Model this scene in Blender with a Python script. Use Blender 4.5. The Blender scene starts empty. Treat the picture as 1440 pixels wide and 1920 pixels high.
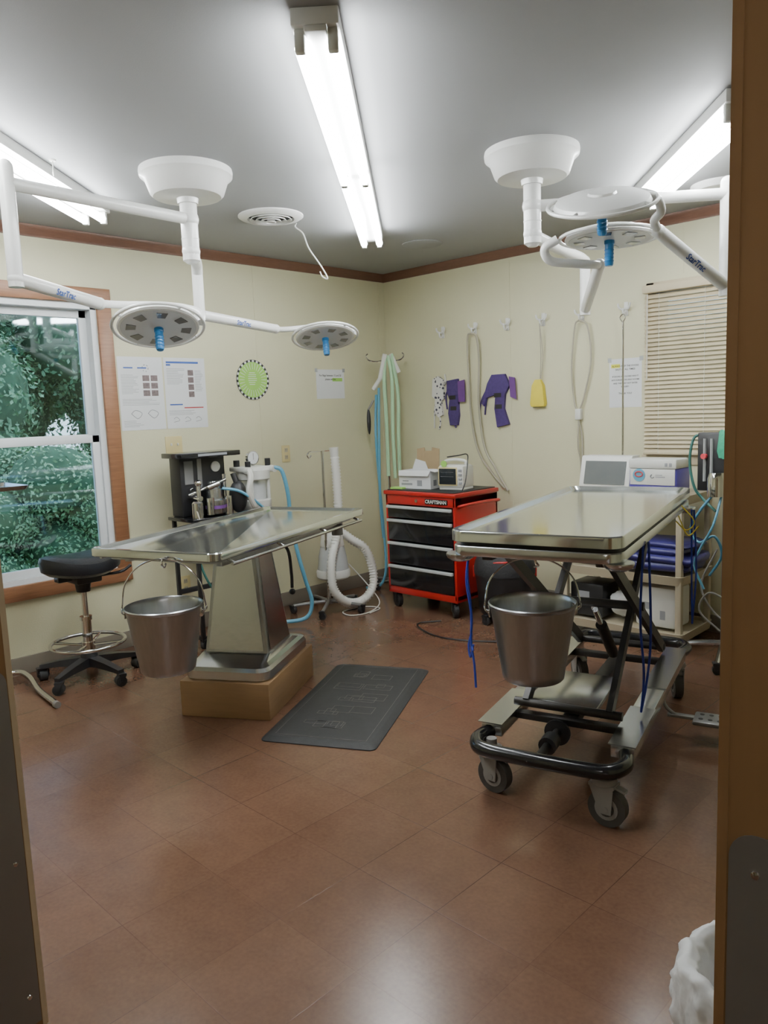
import bpy, bmesh, math, random
from mathutils import Vector, Matrix, Euler, noise
random.seed(7)
SC=bpy.context.scene
LINK=SC.collection.objects.link
PI=math.pi
def V(*a): return Vector(a)
# ------------------------------------------------------------------ materials
def pm(name,col,rough=.5,metal=0.,var=.08,scale=14.,bump=0.,bscale=60.,emit=0.,ecol=None,alpha=1.,trans=0.,coat=0.,stretch=None):
    m=bpy.data.materials.new(name);m.use_nodes=True
    nt=m.node_tree;N=nt.nodes;L=nt.links;b=N['Principled BSDF']
    tc=N.new('ShaderNodeTexCoord');src=tc.outputs['Object']
    if stretch:
        mp=N.new('ShaderNodeMapping');mp.inputs['Scale'].default_value=stretch;L.new(src,mp.inputs[0]);src=mp.outputs[0]
    no=N.new('ShaderNodeTexNoise');no.inputs['Scale'].default_value=scale;no.inputs['Detail'].default_value=4
    L.new(src,no.inputs['Vector'])
    mx=N.new('ShaderNodeMix');mx.data_type='RGBA'
    mx.inputs[6].default_value=[max(0,x*(1-var)) for x in col]+[1]
    mx.inputs[7].default_value=[min(1,x*(1+var)) for x in col]+[1]
    L.new(no.outputs['Fac'],mx.inputs[0]);L.new(mx.outputs[2],b.inputs['Base Color'])
    b.inputs['Roughness'].default_value=rough;b.inputs['Metallic'].default_value=metal
    b.inputs['Alpha'].default_value=alpha;b.inputs['Transmission Weight'].default_value=trans
    b.inputs['Coat Weight'].default_value=coat
    if emit: 
        b.inputs['Emission Color'].default_value=list(ecol or col)+[1];b.inputs['Emission Strength'].default_value=emit
    if bump:
        n2=N.new('ShaderNodeTexNoise');n2.inputs['Scale'].default_value=bscale;L.new(src,n2.inputs['Vector'])
        bp=N.new('ShaderNodeBump');bp.inputs['Strength'].default_value=bump;bp.inputs['Distance'].default_value=.01
        L.new(n2.outputs['Fac'],bp.inputs['Height']);L.new(bp.outputs[0],b.inputs['Normal'])
    return m
WALL=pm('wall_cream',(.66,.635,.435),.5,var=.04,scale=3,bump=.12,bscale=160)
CEIL=pm('ceiling_white',(.31,.315,.32),.6,var=.02,scale=2,bump=.05,bscale=200)
WOOD=pm('trim_wood',(.25,.115,.055),.4,var=.35,scale=9,stretch=(1,1,12))
CROWN=pm('crown_wood',(.14,.062,.036),.4,var=.3,scale=6,stretch=(3,3,30))
DOORW=pm('door_wood',(.27,.15,.066),.45,var=.2,scale=5,stretch=(6,6,.5))
DOORE=pm('door_edge_wood',(.55,.44,.30),.5,var=.15,scale=5,stretch=(20,20,1))
PLY=pm('plinth_wood',(.29,.175,.085),.5,var=.2,scale=5,stretch=(1,1,8))
STEEL=pm('stainless_steel',(.58,.60,.61),.24,1.,var=.06,scale=6,bump=.02,bscale=30)
STEELT=pm('stainless_tabletop',(.66,.69,.68),.13,.95,var=.07,scale=3,bump=.012,bscale=12)
STEELB=pm('brushed_steel',(.42,.44,.455),.30,1.,var=.14,scale=8,stretch=(10,10,1))
STEELP=pm('kick_plate_steel',(.27,.26,.25),.42,.6,var=.1,scale=5)
CHROME=pm('chrome',(.75,.75,.75),.1,1.,var=.02)
BLK=pm('black_plastic',(.018,.018,.02),.4,var=.2)
BLKG=pm('black_gloss',(.01,.01,.012),.2,var=.2,coat=.3)
BLKF=pm('black_fabric',(.02,.02,.022),.7,var=.3,bump=.3,bscale=50)
RUB=pm('black_rubber',(.026,.026,.026),.6,var=.25,scale=30,bump=.2,bscale=300)
RUBL=pm('worn_rubber',(.11,.10,.095),.7,var=.45,scale=30)
WHEEL=pm('wheel_rubber',(.06,.055,.05),.6,var=.2)
DKM=pm('dark_metal',(.05,.047,.045),.4,.6,var=.2)
GRYM=pm('grey_metal',(.26,.26,.26),.4,.6,var=.1)
GRYP=pm('grey_plastic',(.24,.23,.215),.5,var=.1)
WHT=pm('white_enamel',(.78,.78,.76),.3,var=.02,coat=.2)
WHP=pm('white_plastic',(.72,.72,.68),.4,var=.03)
PAP=pm('paper_white',(.74,.75,.76),.7,var=.03)
VIN=pm('window_vinyl',(.75,.78,.80),.35,var=.02)
CREAM=pm('cream_plastic',(.66,.56,.28),.35,var=.03)
BLIND=pm('blind_cream',(.58,.50,.34),.5,var=.04)
BEIG=pm('beige_plastic',(.44,.385,.275),.5,var=.06)
RED=pm('red_paint',(.46,.016,.014),.28,var=.05,coat=.3)
BLUEH=pm('blue_handle',(.02,.17,.42),.3,var=.06)
LBLUE=pm('light_blue_hose',(.12,.36,.52),.35,var=.1)
MBLUE=pm('muted_blue_hose',(.07,.24,.36),.4,var=.15)
GRN=pm('green_hose',(.46,.72,.46),.3,var=.1)
TEAL=pm('teal_hose',(.03,.13,.11),.4,var=.1)
GRNC=pm('green_cloth',(.03,.33,.19),.8,var=.2,bump=.4,bscale=40)
DBLUE=pm('blue_cord',(.012,.03,.30),.6,var=.2)
PURP=pm('purple_nylon',(.060,.033,.15),.65,var=.35,scale=50,bump=.3,bscale=90)
PURV=pm('violet_fabric',(.14,.05,.22),.7,var=.2)
NAVY=pm('navy_purple_vinyl',(.03,.026,.15),.4,var=.35,scale=8,bump=.5,bscale=14)
YEL=pm('yellow_fabric',(.75,.62,.06),.6,var=.1)
GHOSE=pm('grey_hose',(.42,.39,.30),.45,var=.06)
GLAM=pm('lamp_panel_grey',(.20,.20,.20),.15,var=.1,coat=.5)
LFACE=pm('lamp_face_grey',(.60,.61,.62),.35,var=.03)
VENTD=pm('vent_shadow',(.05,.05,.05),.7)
BASEB=pm('baseboard_vinyl',(.22,.19,.15),.5,var=.06)
CARD=pm('cardboard',(.38,.28,.16),.8,var=.06)
SCR=pm('screen_dark',(.02,.025,.03),.15,var=.1)
SCRG=pm('screen_grey',(.12,.13,.13),.2,var=.1)
INK=pm('ink_black',(.02,.02,.02),.6)
INKG=pm('ink_grey',(.30,.31,.33),.6)
INKB=pm('ink_blue',(.03,.09,.35),.5)
INKR=pm('ink_red',(.45,.05,.05),.5)
LIME=pm('lime_green',(.33,.62,.12),.5,var=.12)
YELH=pm('highlighter_yellow',(.80,.78,.08),.6)
PURD=pm('device_violet',(.09,.07,.38),.35,var=.05)
CUSH=pm('black_leather',(.012,.013,.016),.32,var=.2,bump=.15,bscale=90)
BAG=pm('white_bag',(.82,.82,.82),.3,var=.04,bump=.5,bscale=25,alpha=.9)
BAGR=pm('red_bag_tie',(.60,.05,.07),.45,var=.1)
CLR=pm('clear_plastic',(.75,.78,.78),.15,alpha=.45,bump=.5,bscale=25)
WHC=pm('white_corrugated',(.76,.75,.70),.45,var=.03)
JAR=pm('jar_grey',(.50,.52,.52),.25,var=.08)
PHOTO=pm('photo_print',(.16,.12,.12),.5,var=.8,scale=90)
SPOT=pm('spotted_fabric',(.72,.70,.68),.7)
def spot():
    nt=SPOT.node_tree;N=nt.nodes;L=nt.links;b=N['Principled BSDF']
    v=N.new('ShaderNodeTexVoronoi');v.inputs['Scale'].default_value=38
    tc=N.new('ShaderNodeTexCoord');L.new(tc.outputs['Object'],v.inputs['Vector'])
    r=N.new('ShaderNodeValToRGB');r.color_ramp.elements[0].position=.32;r.color_ramp.elements[0].color=(.05,.05,.08,1)
    r.color_ramp.elements[1].position=.38;r.color_ramp.elements[1].color=(.75,.73,.70,1)
    L.new(v.outputs['Distance'],r.inputs[0]);L.new(r.outputs[0],b.inputs['Base Color'])
spot()
TUBE=pm('fluorescent_glow',(1,1,1),.5,emit=56.,ecol=(.95,.99,1.0))
HALLFILL=pm('hall_fill_glow',(1,1,1),.5,emit=30.,ecol=(1,.98,.95))
# floor
FLOOR=bpy.data.materials.new('floor_tile');FLOOR.use_nodes=True
def floor_nodes():
    nt=FLOOR.node_tree;N=nt.nodes;L=nt.links;b=N['Principled BSDF']
    tc=N.new('ShaderNodeTexCoord')
    br=N.new('ShaderNodeTexBrick');br.offset=0;br.squash=1
    br.inputs['Scale'].default_value=1;br.inputs['Brick Width'].default_value=.305;br.inputs['Row Height'].default_value=.305
    br.inputs['Mortar Size'].default_value=.0014;br.inputs['Mortar Smooth'].default_value=.3
    br.inputs['Color1'].default_value=(.150,.079,.048,1);br.inputs['Color2'].default_value=(.134,.069,.042,1);br.inputs['Mortar'].default_value=(.140,.073,.045,1)
    L.new(tc.outputs['Object'],br.inputs['Vector'])
    n1=N.new('ShaderNodeTexNoise');n1.inputs['Scale'].default_value=80;n1.inputs['Detail'].default_value=5;L.new(tc.outputs['Object'],n1.inputs['Vector'])
    n2=N.new('ShaderNodeTexNoise');n2.inputs['Scale'].default_value=2.4;n2.inputs['Detail'].default_value=4;L.new(tc.outputs['Object'],n2.inputs['Vector'])
    n3=N.new('ShaderNodeTexNoise');n3.inputs['Scale'].default_value=14;n3.inputs['Detail'].default_value=5;L.new(tc.outputs['Object'],n3.inputs['Vector'])
    def mr(src,a,c):
        r=N.new('ShaderNodeMapRange');r.inputs['To Min'].default_value=a;r.inputs['To Max'].default_value=c;L.new(src,r.inputs['Value']);return r.outputs[0]
    def mul(x,y):
        q=N.new('ShaderNodeMath');q.operation='MULTIPLY';L.new(x,q.inputs[0]);L.new(y,q.inputs[1]);return q.outputs[0]
    k=mul(mul(mr(n1.outputs['Fac'],.78,1.22),mr(n2.outputs['Fac'],.80,1.20)),mr(n3.outputs['Fac'],.84,1.16))
    vm=N.new('ShaderNodeVectorMath');vm.operation='SCALE';L.new(br.outputs['Color'],vm.inputs[0]);L.new(k,vm.inputs['Scale'])
    # joints: dirt-filled only in places
    jr=N.new('ShaderNodeMapRange');jr.inputs['From Min'].default_value=.40;jr.inputs['From Max'].default_value=.62;jr.inputs['To Min'].default_value=.18;jr.inputs['To Max'].default_value=.85
    n4=N.new('ShaderNodeTexNoise');n4.inputs['Scale'].default_value=1.3;L.new(tc.outputs['Object'],n4.inputs['Vector']);L.new(n4.outputs['Fac'],jr.inputs['Value'])
    jf=mul(br.outputs['Fac'],jr.outputs[0])
    mx=N.new('ShaderNodeMix');mx.data_type='RGBA';L.new(jf,mx.inputs[0]);L.new(vm.outputs[0],mx.inputs[6]);mx.inputs[7].default_value=(.045,.022,.014,1)
    L.new(mx.outputs[2],b.inputs['Base Color'])
    L.new(mr(n2.outputs['Fac'],.15,.30),b.inputs['Roughness'])
    bp=N.new('ShaderNodeBump');bp.inputs['Strength'].default_value=.15;bp.inputs['Distance'].default_value=.001;bp.invert=True
    L.new(br.outputs['Fac'],bp.inputs['Height']);L.new(bp.outputs[0],b.inputs['Normal'])
floor_nodes()
GLASS=bpy.data.materials.new('window_glass');GLASS.use_nodes=True
def glass_nodes():
    nt=GLASS.node_tree;N=nt.nodes;L=nt.links;N.clear()
    o=N.new('ShaderNodeOutputMaterial');t=N.new('ShaderNodeBsdfTransparent');t.inputs[0].default_value=(.80,.94,1,1)
    g=N.new('ShaderNodeBsdfGlossy');g.inputs['Roughness'].default_value=.03
    f=N.new('ShaderNodeFresnel');f.inputs[0].default_value=1.9
    m=N.new('ShaderNodeMixShader');L.new(f.outputs[0],m.inputs[0]);L.new(t.outputs[0],m.inputs[1]);L.new(g.outputs[0],m.inputs[2]);L.new(m.outputs[0],o.inputs[0])
glass_nodes()
# ------------------------------------------------------------------ mesh builder
def cat(pts,sub=6,closed=False):
    P=[Vector(p) for p in pts];n=len(P)
    if n<3: return P
    out=[];rng=n if closed else n-1
    for i in range(rng):
        if closed: a,b,c,d=P[(i-1)%n],P[i],P[(i+1)%n],P[(i+2)%n]
        else:
            b,c=P[i],P[i+1];a=P[i-1] if i>0 else b*2-c;d=P[i+2] if i+2<n else c*2-b
        for k in range(sub):
            t=k/sub
            out.append(.5*((2*b)+(c-a)*t+(2*a-5*b+4*c-d)*t*t+(3*b-a-3*c+d)*t*t*t))
    if not closed: out.append(P[-1])
    return out
def rr(w,l,rad,z,n=6,cx=0,cy=0):
    o=[];rad=max(rad,.0005)
    for sx,sy,a0 in ((1,1,0),(-1,1,90),(-1,-1,180),(1,-1,270)):
        for k in range(n+1):
            a=math.radians(a0+90*k/n);o.append(V(cx+sx*(w/2-rad)+rad*math.cos(a),cy+sy*(l/2-rad)+rad*math.sin(a),z))
    return o
class M:
    def __init__(s,T=None): s.v=[];s.f=[];s.m=[];s.c=0;s.T=T or Matrix()
    def add(s,vs,fs):
        o=len(s.v);s.v+=[s.T@Vector(x) for x in vs]
        for f in fs: s.f.append([i+o for i in f]);s.m.append(s.c)
        return s
    def mat(s,i): s.c=i;return s
    def box(s,x0,x1,y0,y1,z0,z1,b=0,R=None):
        bm=bmesh.new();bmesh.ops.create_cube(bm,size=1)
        c=V((x0+x1)/2,(y0+y1)/2,(z0+z1)/2)
        bmesh.ops.scale(bm,vec=(abs(x1-x0),abs(y1-y0),abs(z1-z0)),verts=bm.verts)
        if b: bmesh.ops.bevel(bm,geom=bm.edges[:],offset=min(b,.49*min(abs(x1-x0),abs(y1-y0),abs(z1-z0))),segments=2,affect='EDGES',profile=.5)
        mt=Matrix.Translation(c)@(R.to_matrix().to_4x4() if R else Matrix())
        bm.verts.index_update()
        s.add([mt@v.co for v in bm.verts],[[v.index for v in f.verts] for f in bm.faces]);bm.free();return s
    def loft(s,rings,cap0=True,cap1=True,closed=True):
        n=len(rings[0]);vs=[p for r in rings for p in r];fs=[]
        for i in range(len(rings)-1):
            for k in range(n if closed else n-1):
                a=i*n+k;b=i*n+(k+1)%n;fs.append([a,b,b+n,a+n])
        if cap0: fs.append(list(range(n))[::-1])
        if cap1: fs.append([(len(rings)-1)*n+k for k in range(n)])
        return s.add(vs,fs)
    def cyl(s,p,q,r,r2=None,n=20):
        return s.tube([p,q],[r,r if r2 is None else r2],n=n,sub=1)
    def tube(s,pts,r,n=8,sub=6,closed=False,flat=None):
        P=cat(pts,sub,closed) if len(pts)>2 and sub>1 else [Vector(p) for p in pts]
        R=r if isinstance(r,list) else [r]*len(P)
        if isinstance(r,list) and len(r)!=len(P): R=[r[min(len(r)-1,int(i*(len(r)-1)/max(1,len(P)-1)+.5))] for i in range(len(P))]
        rings=[];up=None
        for i,p in enumerate(P):
            if closed: t=P[(i+1)%len(P)]-P[i-1]
            else: t=P[min(i+1,len(P)-1)]-P[max(i-1,0)]
            if t.length<1e-9: t=V(0,0,1)
            t.normalize()
            if up is None: up=t.orthogonal().normalized() if abs(t.z)>.95 else V(0,0,1).cross(t).normalized()
            up=(up-t*up.dot(t))
            if up.length<1e-6: up=t.orthogonal()
            up.normalize();w=t.cross(up)
            fl=flat or 1
            rings.append([p+up*math.cos(2*PI*k/n)*R[i]+w*math.sin(2*PI*k/n)*R[i]*fl for k in range(n)])
        if closed: rings.append(rings[0]);return s.loft(rings,False,False)
        return s.loft(rings)
    def lathe(s,prof,c=(0,0,0),n=32,cap=True,T=None):
        c=Vector(c);rings=[[ (T@V(r*math.cos(2*PI*k/n),r*math.sin(2*PI*k/n),z) if T else V(r*math.cos(2*PI*k/n),r*math.sin(2*PI*k/n),z))+c for k in range(n)] for r,z in prof]
        return s.loft(rings,cap,cap)
    def ball(s,c,rx,ry=None,rz=None,n=16):
        ry=ry or rx;rz=rz or rx;pr=[(math.sin(PI*i/(n//2)),-math.cos(PI*i/(n//2))) for i in range(n//2+1)]
        c=Vector(c);rings=[[c+V(max(r,.01)*rx*math.cos(2*PI*k/n),max(r,.01)*ry*math.sin(2*PI*k/n),z*rz) for k in range(n)] for r,z in pr]
        return s.loft(rings)
    def poly(s,pts,d):
        d=Vector(d);P=[Vector(p) for p in pts];return s.loft([P,[p+d for p in P]])
    def pieces(s):
        par=list(range(len(s.v)))
        def fd(a):
            while par[a]!=a: par[a]=par[par[a]];a=par[a]
            return a
        for f in s.f:
            for i in f[1:]: par[fd(i)]=fd(f[0])
        g={}
        for f,mi in zip(s.f,s.m): g.setdefault(fd(f[0]),[]).append((f,mi))
        out=[]
        for fl in g.values():
            n=M();mp={}
            for f,mi in fl:
                for i in f:
                    if i not in mp: mp[i]=len(n.v);n.v.append(s.v[i])
                n.f.append([mp[i] for i in f]);n.m.append(mi)
            out.append(n)
        return out
def mkobj(name,m,mats,sharp=38):
    me=bpy.data.meshes.new(name);me.from_pydata([tuple(v) for v in m.v],[],m.f)
    for x in (mats if isinstance(mats,(list,tuple)) else [mats]): me.materials.append(x)
    me.polygons.foreach_set('material_index',m.m)
    bm=bmesh.new();bm.from_mesh(me);bmesh.ops.recalc_face_normals(bm,faces=bm.faces);bm.to_mesh(me);bm.free()
    me.polygons.foreach_set('use_smooth',[True]*len(me.polygons));me.set_sharp_from_angle(angle=math.radians(sharp));me.update()
    ob=bpy.data.objects.new(name,me);LINK(ob);return ob
class Thing:
    def __init__(s,name,label,cat_,loc=(0,0,0),rz=0,group=None):
        s.o=bpy.data.objects.new(name,None);LINK(s.o);s.o.empty_display_size=.1
        s.o.location=loc;s.o.rotation_euler=(0,0,math.radians(rz));s.o['label']=label;s.o['category']=cat_
        if group: s.o['group']=group
        s.I=(Matrix.Translation(Vector(loc))@Matrix.Rotation(math.radians(rz),4,'Z')).inverted()
    def part(s,name,m,mats,parent=None,label=None,world=False,sharp=38,split=False):
        if split:
            for q in m.pieces(): o=s.part(name,q,mats,parent,label,world,sharp)
            return o
        if world: m.v=[s.I@v for v in m.v]
        ob=mkobj(name,m,mats,sharp);ob.parent=parent or s.o
        if label: ob['label']=label
        return ob
    def text(s,body,size,loc,rot,mat,name='lettering',parent=None,align='LEFT',ls=1.,bold=0,world=False):
        cu=bpy.data.curves.new('t','FONT');cu.body=body;cu.size=size;cu.align_x=align;cu.space_line=ls;cu.offset=bold;cu.resolution_u=2
        t=bpy.data.objects.new('t',cu);LINK(t);bpy.context.view_layer.update()
        me=bpy.data.meshes.new_from_object(t.evaluated_get(bpy.context.evaluated_depsgraph_get()));bpy.data.objects.remove(t)
        T=Matrix.Translation(Vector(loc))@Euler([math.radians(a) for a in rot]).to_matrix().to_4x4()
        if world: T=s.I@T
        me.transform(T);me.materials.clear();me.materials.append(mat)
        ob=bpy.data.objects.new(name,me);LINK(ob);ob.parent=parent or s.o;return ob
def solo(name,label,cat_,m,mats,loc=(0,0,0),rz=0,group=None,sharp=38):
    ob=mkobj(name,m,mats,sharp);ob.location=loc;ob.rotation_euler=(0,0,math.radians(rz));ob['label']=label;ob['category']=cat_
    if group: ob['group']=group
    return ob
def struct(name,m,mats,sharp=38,parent=None):
    ob=mkobj(name,m,mats,sharp);ob['kind']='structure'
    if parent: ob.parent=parent
    return ob
def dup(thing_obj,loc,rz=None):
    def cp(o,par):
        c=o.copy();LINK(c)
        if par is not None: c.parent=par
        for ch in list(o.children): cp(ch,c)
        return c
    n=cp(thing_obj,None);n.location=loc
    if rz is not None: n.rotation_euler=(0,0,math.radians(rz))
    return n
def crumple(m,amp,fr,seed=0):
    for v in m.v:
        q=noise.noise_vector(v*fr+V(seed,seed,seed))*amp+noise.noise_vector(v*fr*2.7+V(seed,0,seed))*amp*.4
        v+=q
    return m
def caster(t,x,y,r=.04,w=.03,ang=0,top=None,wm=None,hm=None,z0=0,parent=None,big=False):
    a=math.radians(ang);ax=V(math.cos(a),math.sin(a),0);fw=V(-math.sin(a),math.cos(a),0);c=V(x,y,z0+r);m=M();wm=wm or RUB;hm=hm or BLK
    top=top or 2*r+.02
    m.mat(0).cyl(c-ax*w/2,c+ax*w/2,r,n=28)
    m.mat(1).cyl(c-ax*(w/2+.002),c+ax*(w/2+.002),r*.62,n=20)
    m.mat(0).cyl(c-ax*(w/2+.004),c+ax*(w/2+.004),r*.42,n=16)
    m.mat(1).cyl(c-ax*(w/2+.012),c+ax*(w/2+.012),r*.15,n=12)
    for sg in (-1,1):
        o=c+ax*sg*(w/2+.006)
        pts=[o+fw*(-r*.30)+V(0,0,-r*.25),o+fw*(r*.30)+V(0,0,-r*.25),o+fw*(r*.85)+V(0,0,r*1.15),o+fw*(-r*.4)+V(0,0,r*1.15)]
        m.poly(pts,ax*sg*.004)
    tp=c+V(0,0,r*1.15);b=tp+fw*r*.2
    m.poly([b+ax*(w/2+.010)+fw*r*.70,b-ax*(w/2+.010)+fw*r*.70,b-ax*(w/2+.010)-fw*r*.65,b+ax*(w/2+.010)-fw*r*.65],(0,0,.010))
    if big:
        m.lathe([(r*.62,0),(r*.66,.006),(r*.6,.02),(r*.4,.024),(r*.01,.024)],c=b+V(0,0,.008),n=24)
        m.poly([b-fw*r*.5+ax*.012,b-fw*r*.5-ax*.012,b-fw*r*1.15-ax*.012-V(0,0,.012),b-fw*r*1.15+ax*.012-V(0,0,.012)],(0,0,.008))
    m.cyl(b,V(b.x,b.y,z0+top),r*.3,n=12)
    return t.part('caster',m,[wm,hm],parent=parent)
# ------------------------------------------------------------------ camera
al=math.radians(44.5);pp=math.radians(7.43);rl=math.radians(2.2)
CX,CY,CZ=4.349,-4.516,1.37;H=2.44
F0=V(-math.sin(al),math.cos(al),0);R0=V(math.cos(al),math.sin(al),0);ZZ=V(0,0,1)
F=F0*math.cos(pp)-ZZ*math.sin(pp);U0=F0*math.sin(pp)+ZZ*math.cos(pp)
U=U0*math.cos(rl)+R0*math.sin(rl);R=R0*math.cos(rl)-U0*math.sin(rl)
cam=bpy.data.cameras.new('camera');cam.sensor_fit='VERTICAL';cam.sensor_height=36;cam.lens=1441/1920*36;cam.clip_start=.05
co=bpy.data.objects.new('camera',cam);LINK(co)
mm=Matrix((R,U,-F)).transposed().to_4x4();mm.translation=V(CX,CY,CZ);co.matrix_world=mm;SC.camera=co
def DR(D,r,z=0): # metres ahead / to the side of the entrance axis
    p=V(CX,CY,0)+F0*D+R0*r;return V(p.x,p.y,z)
# ------------------------------------------------------------------ room shell
S=6.6
struct('floor',M().box(-.1,S,-S,.1,-.1,0),FLOOR)
struct('ceiling',M().box(-.1,S,-S,.1,H,H+.1),CEIL)
wy0,wy1,wz0,wz1=-3.26,-2.40,.50,2.05
m=M().box(-.12,0,-S,wy0,0,H).box(-.12,0,wy1,.12,0,H).box(-.12,0,wy0,wy1,0,wz0).box(-.12,0,wy0,wy1,wz1,H)
for y in (-1.27,-.06,-3.7): m.box(-.001,.0025,y-.004,y+.004,.1,H-.06)
struct('wall_left',m,WALL)
bx0,bx1,bz0,bz1=2.24,2.90,1.10,2.02
m=M().box(0,bx0,0,.12,0,H).box(bx1,S,0,.12,0,H).box(bx0,bx1,0,.12,0,bz0).box(bx0,bx1,0,.12,bz1,H)
for x in (1.2,2.41): m.box(x-.004,x+.004,-.0025,.001,(.1 if x<2 else 2.1),H-.06)
struct('wall_right',m,WALL)
struct('wall_back',M().box(-.1,S,-S-.1,-S,0,H),WALL)
struct('wall_side',M().box(S,S+.1,-S,.1,0,H),WALL)
def slab(m,D0,D1,r0,r1,z0,z1):
    P=[DR(D0,r0),DR(D0,r1),DR(D1,r1),DR(D1,r0)]
    return m.poly([V(p.x,p.y,z0) for p in P],(0,0,z1-z0))
struct('wall_entrance',slab(slab(slab(M(),.18,.28,-3.0,-1.36,0,H),.18,.28,1.06,3.1,0,H),.18,.28,-1.36,1.06,2.1,H),WALL)
struct('trim_1',slab(slab(slab(M(),.14,.32,-1.37,-1.30,0,2.1),.14,.32,1.0,1.07,0,2.1),.14,.32,-1.37,1.07,2.06,2.13),WOOD)
def crown(m,a,b,nrm):
    a=Vector(a);b=Vector(b);n=Vector(nrm);pr=[(0,-.060),(.010,-.060),(.012,-.048),(.019,-.038),(.023,-.02),(.030,-.010),(.030,0),(0,0)]
    m.loft([[p+n*x+V(0,0,z) for x,z in pr] for p in (a,b)])
m=M();crown(m,(0,-S,H),(0,0,H),(1,0,0));struct('trim_2',m,CROWN)
m=M();crown(m,(0,0,H),(S,0,H),(0,-1,0));struct('trim_3',m,CROWN)
struct('baseboard_left',M().box(0,.012,-S,0,0,.1,.003),BASEB)
struct('baseboard_right',M().box(0,S,-.012,0,0,.1,.003),BASEB)
# window 1
m=M();cw=.085
m.box(0,.022,wy1,wy1+cw,wz0-cw,wz1+cw,.004).box(0,.022,wy0-cw,wy0,wz0-cw,wz1+cw,.004).box(0,.024,wy0-cw,wy1+cw,wz1,wz1+cw,.004).box(0,.024,wy0-cw,wy1+cw,wz0-cw,wz0,.004)
struct('trim_4',m,WOOD)
w1=struct('window_1',M().box(-.12,.0,wy1-.035,wy1,wz0,wz1).box(-.12,0,wy0,wy0+.035,wz0,wz1).box(-.12,0,wy0,wy1,wz1-.035,wz1).box(-.12,.005,wy0,wy1,wz0,wz0+.03),VIN)
def sash(nm,x,za,zb):
    a,b=wy0+.035,wy1-.035;f=.045
    ob=struct(nm,M().box(x,x+.03,a,a+f,za,zb,.003).box(x,x+.03,b-f,b,za,zb,.003).box(x,x+.03,a,b,zb-f,zb,.003).box(x,x+.03,a,b,za,za+f,.003),VIN,parent=w1)
    g=struct('glass_pane',M().box(x+.012,x+.016,a+f,b-f,za+f,zb-f),GLASS,parent=ob);return ob
sash('sash',-.09,1.26,wz1-.035);sash('sash',-.045,wz0+.03,1.30)
# window 2 with blinds
w2=struct('window_2',M().box(bx0,bx0+.04,.02,.1,bz0,bz1).box(bx1-.04,bx1,.02,.1,bz0,bz1).box(bx0,bx1,.02,.1,bz1-.04,bz1).box(bx0,bx1,.02,.1,bz0,bz0+.04),VIN)
struct('glass_pane',M().box(bx0+.04,bx1-.04,.06,.065,bz0+.04,bz1-.04),GLASS,parent=w2)
struct('trim_5',M().box(bx0-.05,bx0,-.010,0,bz0-.05,bz1+.05,.003).box(bx1,bx1+.05,-.010,0,bz0-.05,bz1+.05,.003).box(bx0-.05,bx1+.05,-.010,0,bz1,bz1+.05,.003).box(bx0-.07,bx1+.07,-.016,0,bz0-.11,bz0-.05,.004),BLIND)
t=Thing('window_blind','closed cream horizontal slat blind over the small window','window blind',(2.56,-.033,1.05))
t.part('head_rail',M().box(-.37,.37,-.03,.014,.955,1.0,.004),BLIND)
m=M()
for i in range(37):
    z=.028+i*.0252;m.box(-.365,.365,-.0155,.0155,z-.0009,z+.0009,R=Euler((math.radians(55),0,0)))
t.part('slats',m,BLIND)
t.part('bottom_rail',M().box(-.365,.365,-.015,.010,0,.018,.004),BLIND)
m=M()
for x in (-.27,0,.27): m.cyl((x,-.0165,.01),(x,-.0165,.96),.0012,n=6)
m.cyl((-.34,-.022,.95),(-.34,-.022,.45),.003,n=6)
t.part('cord',m,WHP,split=True)
# doors
def door(nm,pa,pb,th,side,platetop):
    a=Vector(pa);b=Vector(pb);d=(b-a).normalized();L=(b-a).length;n=V(-d.y,d.x,0)*side
    m=M();m.mat(0).poly([a,b,b-n*th,a-n*th],(0,0,2.04))
    m.mat(1).poly([a-d*.003,a,a-n*th,a-d*.003-n*th],(0,0,2.04)).poly([a,a+d*.010,a+d*.010+n*.0008,a+n*.0008],(0,0,2.04))
    for v in m.v: v.z+=.01
    o=struct(nm,m,[DOORW,DOORE if nm=='door_1' else DOORW])
    pl=[];z0,z1=.03,platetop;rad=.035
    x0,x1=.013,L-.02
    for k in range(7): an=PI/2+PI/2*k/6;pl.append((x0+rad+rad*math.cos(an),z1-rad+rad*math.sin(an)))
    pl+=[(x0,z0),(x1,z0)]
    for k in range(7): an=PI/2*k/6;pl.append((x1-rad+rad*math.cos(an),z1-rad+rad*math.sin(an)))
    mp=M().poly([a+d*x+V(0,0,z)+n*.0005 for x,z in pl],n*.0025)
    struct('kick_plate',mp,STEELP,parent=o)
    for x,z in ((.035,.10),(.035,.42),(.045,z1-.05),(x1-.03,.1),(x1-.03,z1-.05)):
        c=a+d*x+V(0,0,z)+n*.003
        T=n.to_track_quat('Z','Y').to_matrix().to_4x4()
        struct('screw',M().lathe([(.006,0),(.005,.002),(.001,.003)],c=c,n=12,T=T),CHROME,parent=o)
    return o
door('door_1',DR(1.6,-.816),DR(.95,-1.30),.04,1,.86)
door('door_2',DR(.9,.404),DR(.33,.96),.04,-1,.845)
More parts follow.
